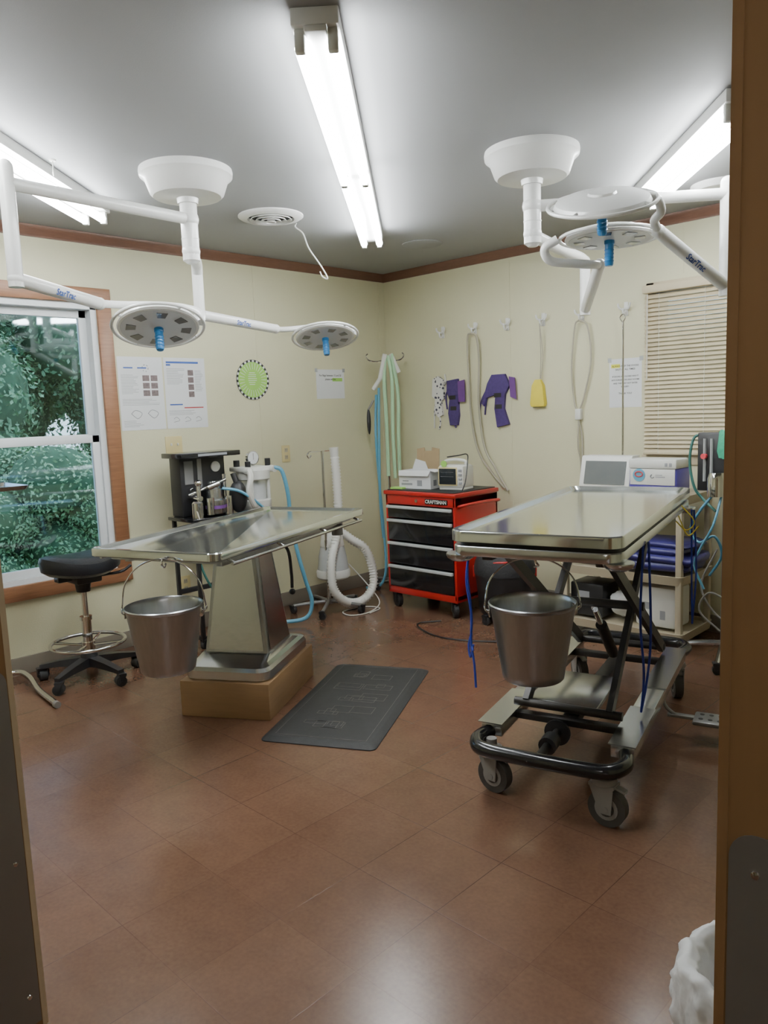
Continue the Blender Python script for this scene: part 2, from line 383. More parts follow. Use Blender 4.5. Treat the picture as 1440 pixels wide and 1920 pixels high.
# ------------------------------------------------------------------ fluorescent lights
def fluo(label,far,near,seg=2,glow=TUBE,nm='fluorescent_light'):
    far=Vector(far);near=Vector(near);d=far-near;L=d.length;ang=math.degrees(math.atan2(-d.x,d.y))
    t=Thing(nm,label,'ceiling light',(near.x,near.y,H),ang,group='fluorescent ceiling lights')
    t.part('housing',M().box(-.065,.065,0,L,-.045,0,.004).box(-.03,.03,0,L,-.062,-.045,.004),WHT)
    for i in range(seg):
        y0=.03+i*(L-.06)/seg;y1=.03+(i+1)*(L-.06)/seg-.01
        for x in (-.045,.045):
            t.part('tube',M().cyl((x,y0+.02,-.082),(x,y1-.02,-.082),.019,n=14),glow)
        m=M()
        for y in (y0,y1):
            for x in (-.045,.045): m.box(x-.014,x+.014,y-.012,y+.012,-.104,-.045,.004)
        t.part('socket',m,WHP,split=True)
    return t
fluo('long bare-tube fluorescent strip light on the ceiling',(1.0,-1.12),(2.72,-3.05))
fluo('long bare-tube fluorescent strip light near the wood-framed window',(.585,-2.633),(2.2,-4.44))
fluo('short bare-tube fluorescent strip light near the blinds',(2.455,-.616),(3.30,-1.58),1)
fluo('unseen fluorescent strip light added as fill in the entrance hall',(4.7,-5.6),(5.6,-4.7),1,HALLFILL)  # unseen hall fixture, added to fill the door faces and room
# ------------------------------------------------------------------ ceiling bits
def vent(label,x,y,r,grp=None):
    t=Thing('ceiling_vent',label,'ceiling vent',(x,y,H))
    t.part('outer_ring',M().lathe([(r,0),(r,-.006),(r*.93,-.014),(r*.72,-.02),(r*.70,-.012),(r*.70,0)],n=48,cap=False),WHT)
    for k,rk in enumerate((.58,.42,.26,.10)):
        t.part('louver_ring',M().lathe([(r*rk,-.012-.004*k),(r*(rk+.055),-.024-.004*k),(r*(rk+.06),-.022-.004*k),(r*(rk+.01),-.010-.004*k),(r*rk,-.012-.004*k)],n=40,cap=False),WHT)
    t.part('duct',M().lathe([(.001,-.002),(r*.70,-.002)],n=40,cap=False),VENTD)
vent('round white ceiling vent with concentric rings',.93,-1.82,.175)
solo('ceiling_speaker','flat round white ceiling speaker cover','ceiling speaker',M().lathe([(.001,-.008),(.11,-.008),(.13,-.004),(.13,0),(.001,0)],n=40),CEIL,(.95,-.61,H))
solo('shallow_vent','round white disc fixed on the ceiling near the blinds','ceiling disc',M().lathe([(.001,-.03),(.12,-.03),(.14,-.01),(.14,0),(.001,0)],n=40),WHT,(2.77,-.41,H))  # second round ceiling vent, shallow and without louvers
t=Thing('ceiling_hook','white swag hook screwed into the ceiling','hook',(1.11,-3.07,H))
t.part('plate',M().lathe([(.001,-.006),(.012,-.006),(.014,0),(.001,0)],n=16),WHP)
t.part('hook',M().tube([(0,0,0),(0,0,-.03),(.012,-.006,-.045),(0,0,-.062),(-.014,.004,-.045)],.0028,n=8),WHP)
solo('ceiling_wire','white bent wire hanging from the ceiling beside the vent','wire',M().tube([(0,0,0),(-.01,.0,-.02),(.03,.02,-.06),(.05,.04,-.14),(.10,.08,-.24),(.13,.10,-.31),(.10,.09,-.30),(.09,.08,-.27)],.004,n=8),WHP,(.89,-1.61,H))
# ------------------------------------------------------------------ surgical lamps
def head(t,c,dn,r,arm_dir,n_sq=8):
    dn=Vector(dn).normalized();x=Vector(arm_dir);x=(x-dn*x.dot(dn)).normalized();z=-dn;y=z.cross(x)
    T=Matrix((x,y,z)).transposed().to_4x4();T.translation=Vector(c)
    h=t.part('lamp_head',M(T).lathe([(.001,.040),(r*.25,.040),(r*.27,.032),(r*.7,.026),(r*.86,.012),(r*.9,-.004),(r*.88,-.012),(r*.84,-.012),(.001,-.008)],n=48),WHT,world=True)
    t.part('lens_face',M(T).lathe([(.001,-.0135),(r*.82,-.0135),(r*.83,-.010),(.001,-.010)],n=48),LFACE,parent=h,world=True)
    m=M(T)
    for k in range(n_sq):
        a=2*PI*(k+.5)/n_sq;ca,sa=math.cos(a),math.sin(a);w=r*.105;q=r*.60
        m.poly([V(ca*(q+dx)-sa*dy,sa*(q+dx)+ca*dy,-.0165) for dx,dy in((-w,-w*.8),(w,-w*1.15),(w,w*1.15),(-w,w*.8))],(0,0,.003))
    t.part('lens_panel',m,GLAM,parent=h,world=True,split=True)
    m=M(T);pts=[V(r*math.cos(2*PI*k/40),r*math.sin(2*PI*k/40),.0) for k in range(40)]
    m.tube(pts,.0075,n=8,sub=1,closed=True)
    for k in range(4):
        a=2*PI*k/4+PI/4;m.cyl((r*.86*math.cos(a),r*.86*math.sin(a),.004),(r*math.cos(a),r*math.sin(a),0),.006,n=8)
    t.part('rim_ring',m,WHT,parent=h,world=True)
    m=M(T);m.lathe([(.001,-.118),(.015,-.118),(.018,-.112),(.018,-.03),(.021,-.028),(.021,-.014),(.001,-.014)],n=20)
    for k in range(4): m.lathe([(.0185,-.05-k*.015),(.0205,-.053-k*.015),(.0185,-.056-k*.015)],n=20,cap=False)
    t.part('handle',m,BLUEH,parent=h,label='blue sterilisable grip',world=True)
    return T
def sarm(t,a,b,r=.026,nm='spring_arm',txt=True):
    a=Vector(a);b=Vector(b);d=(b-a).normalized()
    m=M().tube([a,a+d*.02,b-d*.02,b],[r*.8,r,r,r*.8],n=16,sub=1).ball(a,r*1.15,n=14).ball(b,r*1.05,n=14)
    o=t.part(nm,m,WHT,world=True)
    if txt:
        c=a+(b-a)*.5;cm=V(CX,CY,CZ);n=(cm-c).normalized();z=(n-d*n.dot(d)).normalized();x=d if d.dot(R0)>0 else -d;y=z.cross(x)
        mt=Matrix((x,y,z)).transposed().to_4x4();mt.translation=c+z*(r+.001)
        tt=t.text('StarTrac',.034,(0,0,0),(0,0,0),INKB,parent=o,align='CENTER',bold=.0008)
        tt.data.transform(t.I@mt@Matrix.Translation((0,-.012,0)))
    return o
def mount(t,x,y,zb):
    t.part('ceiling_mount',M().lathe([(.001,H-.118),(.05,H-.118),(.055,H-.115),(.145,H-.112),(.158,H-.10),(.178,H-.045),(.198,H-.028),(.20,H-.012),(.198,H),(.001,H)],c=(x,y,0),n=56),WHT,world=True)
    t.part('column',M().cyl((x,y,H-.11),(x,y,H-.14),.048,.044).cyl((x,y,H-.13),(x,y,zb),.037).cyl((x,y,zb+.09),(x,y,zb+.094),.039).cyl((x,y,zb),(x,y,zb-.012),.034,.02),WHT,world=True)
t=Thing('surgical_light','white twin-headed surgical ceiling light above the pedestal table','surgical light',(1.32,-2.58,H),0,'twin surgical ceiling lights')
mount(t,1.32,-2.58,2.06)
t.part('arm',M().tube([(1.32,-2.58,2.235),(1.33,-2.62,2.235),(1.385,-3.34,2.235),(1.39,-3.37,2.235)],.024,n=14,sub=1).ball((1.32,-2.58,2.235),.043),WHT,world=True)
t.part('drop_pole',M().cyl((1.39,-3.37,2.29),(1.39,-3.37,1.87),.027).ball((1.39,-3.37,2.29),.027),WHT,world=True)
sarm(t,(1.39,-3.37,1.90),(1.13,-2.93,1.875))
dA=V(.866,-.5,0)*.40+V(0,0,-1)
t.part('yoke',M().tube([(1.13,-2.93,1.875),(1.07,-2.87,1.885),(1.02,-2.76,1.895),(1.05,-2.62,1.90),(1.14,-2.53,1.885),(1.245,-2.505,1.85),(1.29,-2.535,1.80)],.017,n=12),WHT,world=True)
head(t,(1.17,-2.68,1.79),dA,.2,R0)
t.part('arm',M().tube([(1.32,-2.58,2.10),(1.28,-2.55,2.10),(1.1,-2.42,2.11),(1.0,-2.35,2.12),(.955,-2.32,2.09)],.027,n=14).ball((1.32,-2.58,2.10),.04),WHT,world=True)
t.part('drop_pole',M().cyl((.952,-2.319,2.14),(.952,-2.319,1.86),.027).ball((.952,-2.319,2.14),.027),WHT,world=True)
sarm(t,(.952,-2.319,1.885),(.765,-1.70,1.865))
t.part('yoke',M().tube([(.765,-1.70,1.865),(.72,-1.62,1.87),(.66,-1.50,1.885),(.66,-1.37,1.90),(.74,-1.26,1.89),(.86,-1.21,1.87),(.955,-1.24,1.85)],.016,n=12),WHT,world=True)
head(t,(.83,-1.38,1.83),V(.83,-.56,0)*.33+V(0,0,-1),.195,R0)
t=Thing('surgical_light','white twin-headed surgical ceiling light above the wheeled table','surgical light',(2.44,-1.6,H),0,'twin surgical ceiling lights')
mount(t,2.44,-1.6,2.06)
t.part('arm',M().tube([(2.44,-1.6,2.215),(2.48,-1.57,2.215),(3.04,-1.12,2.215),(3.07,-1.10,2.215)],.024,n=14,sub=1).ball((2.44,-1.6,2.215),.043),WHT,world=True)
t.part('drop_pole',M().cyl((3.065,-1.10,2.26),(3.065,-1.10,1.80),.027).ball((3.065,-1.10,2.26),.027),WHT,world=True)
sarm(t,(3.065,-1.10,1.84),(2.955,-1.50,2.03))
t.part('yoke',M().tube([(2.955,-1.50,2.03),(2.965,-1.56,2.06),(3.01,-1.60,2.08),(3.01,-1.64,2.12),(2.97,-1.67,2.135)],.017,n=12),WHT,world=True)
head(t,(2.859,-1.771,2.115),-(V(.477,-.879,0)*.5+V(0,0,1)),.2,R0)
t.part('arm',M().tube([(2.44,-1.6,2.10),(2.42,-1.55,2.10),(2.3,-1.1,2.11),(2.22,-.80,2.12),(2.2,-.74,2.09)],.027,n=14).ball((2.44,-1.6,2.10),.04),WHT,world=True)
t.part('drop_pole',M().cyl((2.2,-.74,2.12),(2.2,-.74,1.84),.027).ball((2.2,-.74,2.12),.027),WHT,world=True)
sarm(t,(2.2,-.74,1.87),(2.58,-1.28,1.985),txt=False)
t.part('yoke',M().tube([(2.58,-1.28,1.985),(2.585,-1.38,1.975),(2.55,-1.47,1.975),(2.50,-1.56,1.985),(2.50,-1.60,2.03),(2.55,-1.58,2.062)],.019,n=12),WHT,world=True)
head(t,(2.707,-1.429,2.062),V(.0,-.03,0)+V(0,0,-1),.205,R0)
# ------------------------------------------------------------------ steel tables
def tray(w,l,z,h,rim=.02,dep=.014,rad=.05,T=None):
    m=M(T);m.loft([rr(w-.01,l-.01,rad,z-h),rr(w,l,rad,z-h+.004),rr(w,l,rad,z-.004),rr(w-.006,l-.006,rad,z),rr(w-2*rim,l-2*rim,rad*.8,z),rr(w-2*rim-.03,l-2*rim-.03,rad*.7,z-dep)]);return m
t=Thing('surgery_table','stainless steel pedestal surgery table standing on a wooden plinth','surgery table',(1.27,-2.37,.17),0)
A=Matrix.Translation((1.31,-2.38,0))@Matrix.Rotation(math.radians(21),4,'Z')
B=Matrix.Translation((1.27,-2.37,0))@Matrix.Rotation(math.radians(31),4,'Z')
t.part('tabletop',tray(.645,1.38,.855,.035,T=A,rad=.045),STEELT,world=True)
m=M(A);m.loft([rr(.54,1.25,.03,.80),rr(.54,1.25,.03,.822)])
m.box(-.25,-.22,-.55,.55,.775,.80,.003).box(.22,.25,-.55,.55,.775,.80,.003).box(-.25,.25,-.2,-.17,.775,.80,.003).box(-.25,.25,.17,.2,.775,.80,.003)
t.part('under_frame',m,STEELB,world=True)
for s in (-1,1):
    m=M(A);m.cyl((s*.335,-.60,.80),(s*.335,.60,.80),.007,n=10)
    for y in (-.58,-.2,.2,.58): m.cyl((s*.30,y,.815),(s*.335,y,.80),.006,n=8)
    t.part('side_rail',m,STEEL,world=True)
m=M(B);m.loft([rr(.325,.30,.012,.262,n=3),rr(.215,.20,.012,.735,n=3)])
ped=t.part('pedestal',m,STEELB,world=True,sharp=25)
m=M(B)
for sx,sy in ((1,0),(-1,0),(0,1),(0,-1)):
    w0,w1=(.30,.20) if sx else (.325,.215);d0,d1=(.325/2,.215/2) if sx else (.30/2,.20/2)
    q=[]
    for (w,d,z,) in ((w0,d0,.275),(w1,d1,.722)):
        for e in (-1,1):
            hw=w/2-.022
            q.append(V(sx*(d+.002),e*hw,z) if sx else V(e*hw,sy*(d+.002),z))
    m.poly([q[0],q[1],q[3],q[2]],V(sx,sy,0)*.0015)
t.part('cover_panel',m,STEEL,parent=ped,world=True,split=True)
m=M(B);m.loft([rr(.17,.17,.03,.735),rr(.19,.19,.03,.76),rr(.21,.21,.03,.785)]);m.cyl((0,-.17,.765),(0,.17,.765),.02,n=14).cyl((-.13,0,.75),(.16,0,.75),.012,n=12)
m.box(.14,.20,-.03,.03,.735,.775,.005)
t.part('tilt_bracket',m,STEEL,world=True)
m=M(B);m.loft([rr(.41,.58,.06,.17),rr(.42,.59,.06,.178),rr(.418,.588,.06,.215),rr(.40,.57,.055,.232),rr(.36,.50,.045,.242),rr(.345,.34,.03,.262)])
t.part('base',m,STEEL,world=True,sharp=24)
m=M(A);m.tube([(.10,-.68,.835),(.10,-.725,.835),(.10,-.735,.815),(.10,-.72,.80),(.10,-.71,.815)],.004,n=8)
t.part('bucket_hook',m,CHROME,world=True)
m=M(B);m.tube([(.10,.16,.75),(.16,.18,.70),(.17,.19,.58),(.17,.19,.50)],.008,n=8).ball((.17,.19,.48),.016)
t.part('tilt_lever',m,BLK,world=True)
m=M(A);m.lathe([(.001,0),(.03,0),(.03,.05),(.02,.06),(.001,.06)],c=(.24,.50,.735),n=18).cyl((.24,.50,.78),(.24,.50,.80),.01)
t.part('clamp_knob',m,GRYM,world=True)
solo('wooden_plinth','light brown wooden block raising the steel table','wooden plinth',M().box(-.22,.22,-.31,.31,0,.17,.004),PLY,(1.27,-2.37,0),31)
def bucket(lbl,x,y,zt,h,rz,hh,lean=0):
    t=Thing('steel_bucket',lbl,'bucket',(x,y,zt-h),rz,'steel kick buckets hanging from tables')
    pr=[(.001,0),(.10,0),(.106,.006),(.110,.03)]+[(.110+.036*k/5,.03+(h-.045)*k/5) for k in range(1,6)]+[(.150,h-.012),(.153,h-.004),(.149,h),(.145,h-.004),(.141,h-.02),(.104,.03),(.098,.008),(.001,.006)]
    t.part('pail',M().lathe(pr,n=56),STEELB)
    for s in (-1,1):
        m=M();m.box(s*.143-.006,s*.143+.010*s,-.018,.018,h-.05,h-.012,.003).tube([(s*.152,-.012,h-.035),(s*.163,-.012,h-.025),(s*.166,0,h-.012),(s*.163,.012,h-.025),(s*.152,.012,h-.035)],.003,n=6)
        t.part('ear',m,STEEL)
    t.part('handle',M().tube([(-.150,0,h-.03),(-.165,0,h-.02),(-.162,0,h+.01)]+[(-.16*math.cos(PI*k/10),lean*math.sin(PI*k/10),h+.02+hh*math.sin(PI*k/10)) for k in range(1,10)]+[(.162,0,h+.01),(.165,0,h-.02),(.150,0,h-.03)],.003,n=8,sub=4),CHROME)
    return t
bucket('stainless steel bucket hanging from the pedestal table',1.66,-3.03,.655,.265,44,.16)
bucket('stainless steel bucket hanging from the wheeled table',2.885,-2.31,.70,.275,44,.125,.04)
# wheeled table
t=Thing('surgery_table','stainless steel scissor-lift surgery table on four large casters','surgery table',(2.765,-1.71,0),15)
t.part('tabletop',tray(.585,1.50,.96,.042,rim=.018,dep=.016,rad=.055),STEELT)
m=M();m.loft([rr(.545,1.44,.05,.905),rr(.545,1.44,.05,.92)]);m.c=1
m.loft([rr(.575,1.48,.06,.872),rr(.58,1.485,.06,.876),rr(.58,1.485,.06,.902),rr(.575,1.48,.06,.906)])
t.part('support_frame',m,[BLK,STEEL])
m=M()
for x,y in ((-.27,-.69),(.27,-.69),(.27,.69),(-.27,.69)): m.lathe([(.001,-.02),(.03,-.02),(.046,-.01),(.05,.0),(.05,.006),(.001,.006)],c=(x,y,.866),n=24)
t.part('corner_knob',m,STEEL,split=True)
for x in (-.20,.20): t.part('rail_channel',M().box(x-.02,x+.02,-.62,.62,.835,.872,.004),DKM)
for y in (-.46,.46): t.part('cross_channel',M().box(-.18,.18,y-.015,y+.015,.838,.868,.003),DKM)
def bar(m,p,q,w,h):
    p=Vector(p);q=Vector(q);d=(q-p).normalized();x=V(1,0,0);z=x.cross(d)
    m.loft([[c+x*a*w/2+z*b*h/2 for a,b in((-1,-1),(1,-1),(1,1),(-1,1))] for c in (p,q)])
vx=.03 # base sits slightly to one side of the top
for s in (-1,1):
    m=M();bar(m,(s*.185,-.46,.84),(vx+s*.185,.44,.26),.022,.045);t.part('scissor_leg',m,DKM)
    m=M();bar(m,(s*.155,.46,.84),(vx+s*.155,-.44,.26),.022,.045);t.part('scissor_leg',m,DKM)
for a,b,r_ in (((-.19,0,.555),(.22,0,.555),.018),((vx-.2,-.44,.26),(vx+.2,-.44,.26),.016),((vx-.2,.44,.26),(vx+.2,.44,.26),.016),((-.2,-.46,.84),(.2,-.46,.84),.014),((-.2,.46,.84),(.2,.46,.84),.014)):
    t.part('cross_tube',M().cyl(a,b,r_),DKM)
t.part('hydraulic_cylinder',M().mat(0).cyl((vx,.30,.25),(vx,.08,.44),.024).mat(1).cyl((vx,.08,.44),(vx,-.02,.53),.012),[DKM,CHROME])
for s in (-1,1):
    m=M();m.box(vx+s*.235-.04,vx+s*.235+.04,-.60,.54,.178,.228,.004).box(vx+s*.235-.046,vx+s*.235+.046,-.615,-.25,.228,.232).box(vx+s*.235-.046,vx+s*.235+.046,-.02,.54,.228,.232)
    t.part('base_channel',m,STEEL)
for y in (-.42,.40): t.part('base_crossbar',M().box(vx-.20,vx+.20,y-.02,y+.02,.19,.215,.003),DKM)
t.part('base_spine',M().box(vx-.03,vx+.03,-.40,.38,.185,.215,.003),DKM)
t.part('pump_cover',M().box(vx-.165,vx+.10,-.40,-.04,.235,.262,.006),STEEL)
t.part('cover_badge',M().box(vx+.0,vx+.06,-.402,-.4,.24,.255),INKB)
for s in (-1,1):
    z=.192
    t.part('bumper_bar',M().tube([(vx-.235,s*.56,z),(vx-.255,s*.64,z),(vx-.255,s*.69,z),(vx-.215,s*.745,z),(vx-.1,s*.757,z),(vx+.1,s*.757,z),(vx+.215,s*.745,z),(vx+.255,s*.69,z),(vx+.255,s*.64,z),(vx+.235,s*.56,z)],.026,n=14,sub=5),BLKG)
t.part('brake_roller',M().mat(0).cyl((vx-.02,-.74,.18),(vx-.02,-.42,.19),.015).mat(1).cyl((vx-.02,-.62,.183),(vx-.02,-.56,.184),.032).cyl((vx-.02,-.50,.185),(vx-.02,-.49,.185),.048),[DKM,BLK])
for x,y,a in ((-.17,-.66,75),(.245,-.72,82),(-.19,.55,40),(.27,.53,20)):
    caster(t,x,y,.063,.036,a,top=.195,wm=WHEEL,hm=GRYP,big=True)
m=M();m.box(.40,.54,.03,.15,.075,.095,.01);m.box(.30,.42,.075,.105,.08,.092,.002).tube([(.27,.09,.19),(.29,.09,.12),(.33,.09,.086)],.008,n=8);m.c=1
for i in range(3):
    for j in range(2): m.cyl((.43+.035*i,.065+.05*j,.094),(.43+.035*i,.065+.05*j,.0965),.009,n=12)
t.part('foot_pedal',m,[GRYM,BLK])
t.part('bucket_hook',M().tube([(-.03,-.60,.875),(-.03,-.60,.84),(-.02,-.60,.825),(-.035,-.60,.818)],.004,n=8),CHROME)
def cord(label,pts,r,mat,name='cord',cat_='cord',n=6):
    p0=Vector(pts[0]);return solo(name,label,cat_,M().tube([Vector(p)-p0 for p in pts],r,n=n),mat,p0)
def cord2(label,strands,r,mat,name,cat_):
    p0=Vector(strands[0][0]);m=M()
    for s in strands: m.tube([Vector(p)-p0 for p in s],r,n=6)
    return solo(name,label,cat_,m,mat,p0)
cord2('dark blue leg tie cord hanging from the wheeled table',[[(2.60,-2.29,.875),(2.595,-2.30,.76),(2.60,-2.29,.62),(2.605,-2.30,.50),(2.62,-2.31,.47)],[(2.605,-2.285,.875),(2.585,-2.295,.74),(2.61,-2.30,.60),(2.60,-2.295,.50),(2.625,-2.31,.42),(2.63,-2.31,.33)],[(2.60,-2.29,.53),(2.585,-2.29,.48),(2.60,-2.30,.44),(2.615,-2.3,.49)]],.0045,DBLUE,'leg_tie','cord')
cord2('dark blue cord looped from the table down to its base',[[(3.13,-1.98,.88),(3.12,-1.98,.6),(3.135,-1.98,.4),(3.12,-1.97,.25)],[(3.14,-1.96,.88),(3.15,-1.96,.55),(3.14,-1.965,.38),(3.12,-1.97,.25)]],.0045,DBLUE,'leg_tie','cord')
cord2('blue cord hanging from the far side of the table',[[(2.935,-1.10,.88),(2.93,-1.08,.6),(2.94,-1.09,.35)],[(2.945,-1.10,.88),(2.955,-1.09,.6),(2.94,-1.09,.35)]],.0045,DBLUE,'leg_tie','cord')
cord2('thin yellow string tied around the table edge',[[(2.93,-1.20,.91),(2.98,-1.18,.84),(2.95,-1.19,.80),(2.91,-1.21,.84)],[(2.92,-1.22,.88),(2.96,-1.20,.78),(3.0,-1.18,.82)]],.003,YEL,'string','string')
# ------------------------------------------------------------------ floor mat
t=Thing('floor_mat','black rubber anti-fatigue mat with a raised pattern','floor mat',(1.748,-2.125,0),28)
t.part('mat_body',M().loft([rr(.515,1.0,.03,0),rr(.515,1.0,.03,.004),rr(.465,.95,.025,.017),rr(.45,.935,.025,.018)]),RUB)
m=M()
def rect(x0,x1,y0,y1,w=.0018):
    for a in ((x0,x1,y0-w,y0+w),(x0,x1,y1-w,y1+w),(x0-w,x0+w,y0,y1),(x1-w,x1+w,y0,y1)): m.box(*a,.0175,.0190)
rect(-.205,.205,-.45,.45,.0012)
rnd=random.Random(11)
for k in range(5):
    y=-.32+.16*k
    for j in range(4):
        cx_=rnd.uniform(-.09,.09);cy_=y+rnd.uniform(-.03,.03);w_=rnd.uniform(.02,.07);h_=rnd.uniform(.015,.05)
        rect(cx_-w_,cx_+w_,cy_-h_,cy_+h_)
t.part('raised_pattern',m,RUBL)
# ------------------------------------------------------------------ stool
t=Thing('saddle_stool','black padded saddle stool with chrome foot ring and five casters','stool',(.37,-2.78,0),0)
def seat():
    m=M();rings=[]
    for i,(rs,z) in enumerate([(.30,.575),(.80,.58),(.96,.60),(1.0,.63),(.96,.655),(.80,.672),(.4,.675),(.02,.672)]):
        ring=[]
        for k in range(40):
            a=2*PI*k/40;x=math.cos(a)*.185*rs*(1-.16*abs(math.sin(a))**3);y=math.sin(a)*.215*rs
            ring.append(V(x,y,z+.32*y*y*4*.25+(.02*(abs(y)/.2)**2 if z>.62 else 0)-.15*x*x))
        rings.append(ring)
    m.loft(rings);return m
t.part('seat',seat(),CUSH)
t.part('seat_mechanism',M().box(-.09,.09,-.07,.07,.535,.585,.01).box(-.03,.03,-.14,.14,.55,.58,.008).tube([(.05,.08,.56),(.10,.17,.57),(.12,.22,.60)],.008,n=8).cyl((0,0,.48),(0,0,.55),.035,.045),BLK)
t.part('gas_column',M().cyl((0,0,.30),(0,0,.52),.016).cyl((0,0,.12),(0,0,.33),.026).cyl((0,0,.325),(0,0,.345),.032),CHROME)
m=M();ring=[V(.19*math.cos(2*PI*k/36),.19*math.sin(2*PI*k/36),.20) for k in range(36)];m.tube(ring,.010,n=10,sub=1,closed=True)
for k in range(4):
    a=PI/4+k*PI/2;m.cyl((.03*math.cos(a),.03*math.sin(a),.185),(.19*math.cos(a),.19*math.sin(a),.20),.007,n=8)
m.cyl((0,0,.165),(0,0,.205),.036)
t.part('foot_ring',m,CHROME)
m=M();m.lathe([(.001,.07),(.045,.07),(.045,.13),(.035,.15),(.001,.15)],n=20)
for k in range(5):
    a=math.radians(-62+72*k);d=V(math.cos(a),math.sin(a),0);n=V(-d.y,d.x,0)
    m.loft([[c*1+n*sx*w+V(0,0,zz) for sx,zz in ((-1,z0),(1,z0),(1,z1),(-1,z1))] for c,w,z0,z1 in ((d*.03,.028,.075,.125),(d*.15,.022,.075,.11),(d*.265,.016,.068,.088))])
t.part('star_base',m,BLK)
for k in range(5):
    a=math.radians(-62+72*k);caster(t,.255*math.cos(a),.255*math.sin(a),.028,.04,-40+30*k,top=.08)
# instrument stand at the left edge
t=Thing('instrument_stand','chrome instrument tray stand beside the window','instrument stand',(.30,-3.28,0),0)
t.part('tray',M().loft([rr(.34,.46,.03,1.06),rr(.36,.48,.03,1.08),rr(.355,.475,.03,1.08),rr(.335,.455,.03,1.063)],cap1=True),STEEL)
t.part('post',M().cyl((-.18,-.05,.05),(-.18,-.05,.70),.013).cyl((-.18,-.05,.6),(-.18,-.05,1.05),.009).tube([(-.18,-.05,1.05),(-.05,-.05,1.055),(.1,-.05,1.055)],.008,n=8),CHROME)
t.part('base_leg',M().tube([(.36,.19,.018),(.1,.21,.022),(-.08,.23,.05),(-.18,.19,.06),(-.18,-.05,.06),(-.17,-.2,.05),(-.05,-.26,.018),(.3,-.26,.018)],.015,n=10),CHROME)
t.part('foot_cap',M().cyl((.35,.19,.017),(.375,.19,.017),.017),GRYP)
# ------------------------------------------------------------------ tool chest
t=Thing('tool_chest','red rolling tool chest with four black drawers','tool chest',(.93,-.47,0),0)
W=.31;Dp=.23
m=M();m.box(-W,W,-Dp,Dp,.105,.155,.006).box(-W,-W+.02,-Dp,Dp,.12,.80,.004).box(W-.02,W,-Dp,Dp,.12,.80,.004).box(-W,W,Dp-.02,Dp,.12,.80,.004).box(-W,W,-Dp,Dp,.735,.80,.005).box(-W,W,-Dp+.02,Dp-.02,.14,.15)
t.part('cabinet_body',m,RED)
m=M();m.mat(0).box(-W-.01,W+.01,-Dp-.012,Dp+.005,.80,.828,.006).mat(1).box(-W+.01,W-.01,-Dp+.01,Dp-.01,.828,.834,.002)
t.part('top_tray',m,[RED,RUB])
for z0,z1 in ((.645,.73),(.485,.635),(.322,.475),(.158,.312)):
    d=t.part('drawer',M().box(-W+.022,W-.022,-Dp-.006,Dp-.03,z0,z1,.003),BLKG)
    t.part('drawer_handle',M().box(-W+.022,W-.022,-Dp-.026,-Dp-.004,z1-.022,z1-.002,.004),JAR,parent=d,label='full-width silver drawer pull')
b=t.part('badge',M().box(.06,.25,-Dp-.009,-Dp,.752,.785,.002),BLKG)
t.text('CRAFTSMAN',.032,(.155,-Dp-.0105,.758),(90,0,0),WHP,parent=b,align='CENTER',bold=.0008)
t.part('lock',M().cyl((-.02,-Dp-.008,.768),(-.02,-Dp,.768),.012),CHROME)
t.part('side_handle',M().tube([(W,-Dp+.03,.74),(W+.035,-Dp+.04,.75),(W+.04,0,.755),(W+.035,Dp-.04,.75),(W,Dp-.03,.74)],.011,n=10),RED)
for x,y,a in ((-.26,-.19,70),(.26,-.19,50),(-.26,.19,90),(.26,.19,90)): caster(t,x,y,.05,.03,a,top=.108,hm=DKM)
zt=.835
t=Thing('cardboard_carton','open white cardboard box with printed sides on the tool chest','cardboard box',(.80,-.52,zt),8)
m=M();w,d,h=.130,.085,.125
m.box(-w,w,-d,-d+.003,0,h).box(-w,w,d-.003,d,0,h).box(-w,-w+.003,-d,d,0,h).box(w-.003,w,-d,d,0,h).box(-w,w,-d,d,0,.003)
t.part('carton',m,PAP)
for pts,d_ in (([(-w,-d,h),(w,-d,h),(w-.01,-d-.02,h-.035),(-w+.01,-d-.02,h-.035)],(0,0,.002)),([(-w,d,h),(0.0,d,h),(-.02,d,h+.05),(-w+.03,d,h+.07)],(0,.002,0)),([(w,-d,h),(w,d,h),(w+.03,d-.01,h-.01),(w+.03,-d+.01,h-.01)],(0,0,.002))):
    t.part('flap',M().poly(pts,d_),PAP)
m=M();m.box(-.11,-.02,-d-.001,-d,.025,.04).box(.02,.06,-d-.001,-d,.02,.06).box(-.10,-.05,-d-.001,-d,.05,.058).box(w,w+.001,-.05,-.01,.02,.06).box(w,w+.001,.02,.05,.03,.05)
t.part('printed_mark',m,INKG)
solo('cardboard_sheet','folded brown cardboard flap leaning behind the white box','cardboard',M().poly([(-.10,0,0),(.09,0,0),(.09,.02,.26),(.03,.02,.27),(.025,.02,.245),(-.03,.02,.245),(-.035,.02,.27),(-.10,.02,.26)],(0,.004,0)),CARD,(.72,-.36,zt),8)
solo('green_glove_box','flat green box on the tool chest','box',M().box(-.05,.05,-.03,.03,0,.012,.002),LIME,(.69,-.64,zt),10)
t=Thing('patient_monitor','cream portable vital signs monitor on the tool chest','medical monitor',(1.09,-.50,zt),8)
t.part('casing',M().box(-.10,.10,-.07,.08,.012,.165,.02).box(-.095,.095,-.06,.07,0,.02,.005),WHP)
t.part('bezel',M().box(-.092,.055,-.075,-.069,.03,.152,.004),CREAM)
sc=t.part('screen',M().box(-.084,.047,-.078,-.072,.038,.144,.003),SCR)
m=M().box(-.07,.03,-.0785,-.078,.12,.121).box(-.07,.03,-.0785,-.078,.09,.091);t.part('trace_line',m,INKG,parent=sc)
t.part('carry_handle',M().tube([(-.08,0,.16),(-.075,0,.19),(0,0,.20),(.075,0,.19),(.08,0,.16)],.010,n=10),WHP)
m=M()
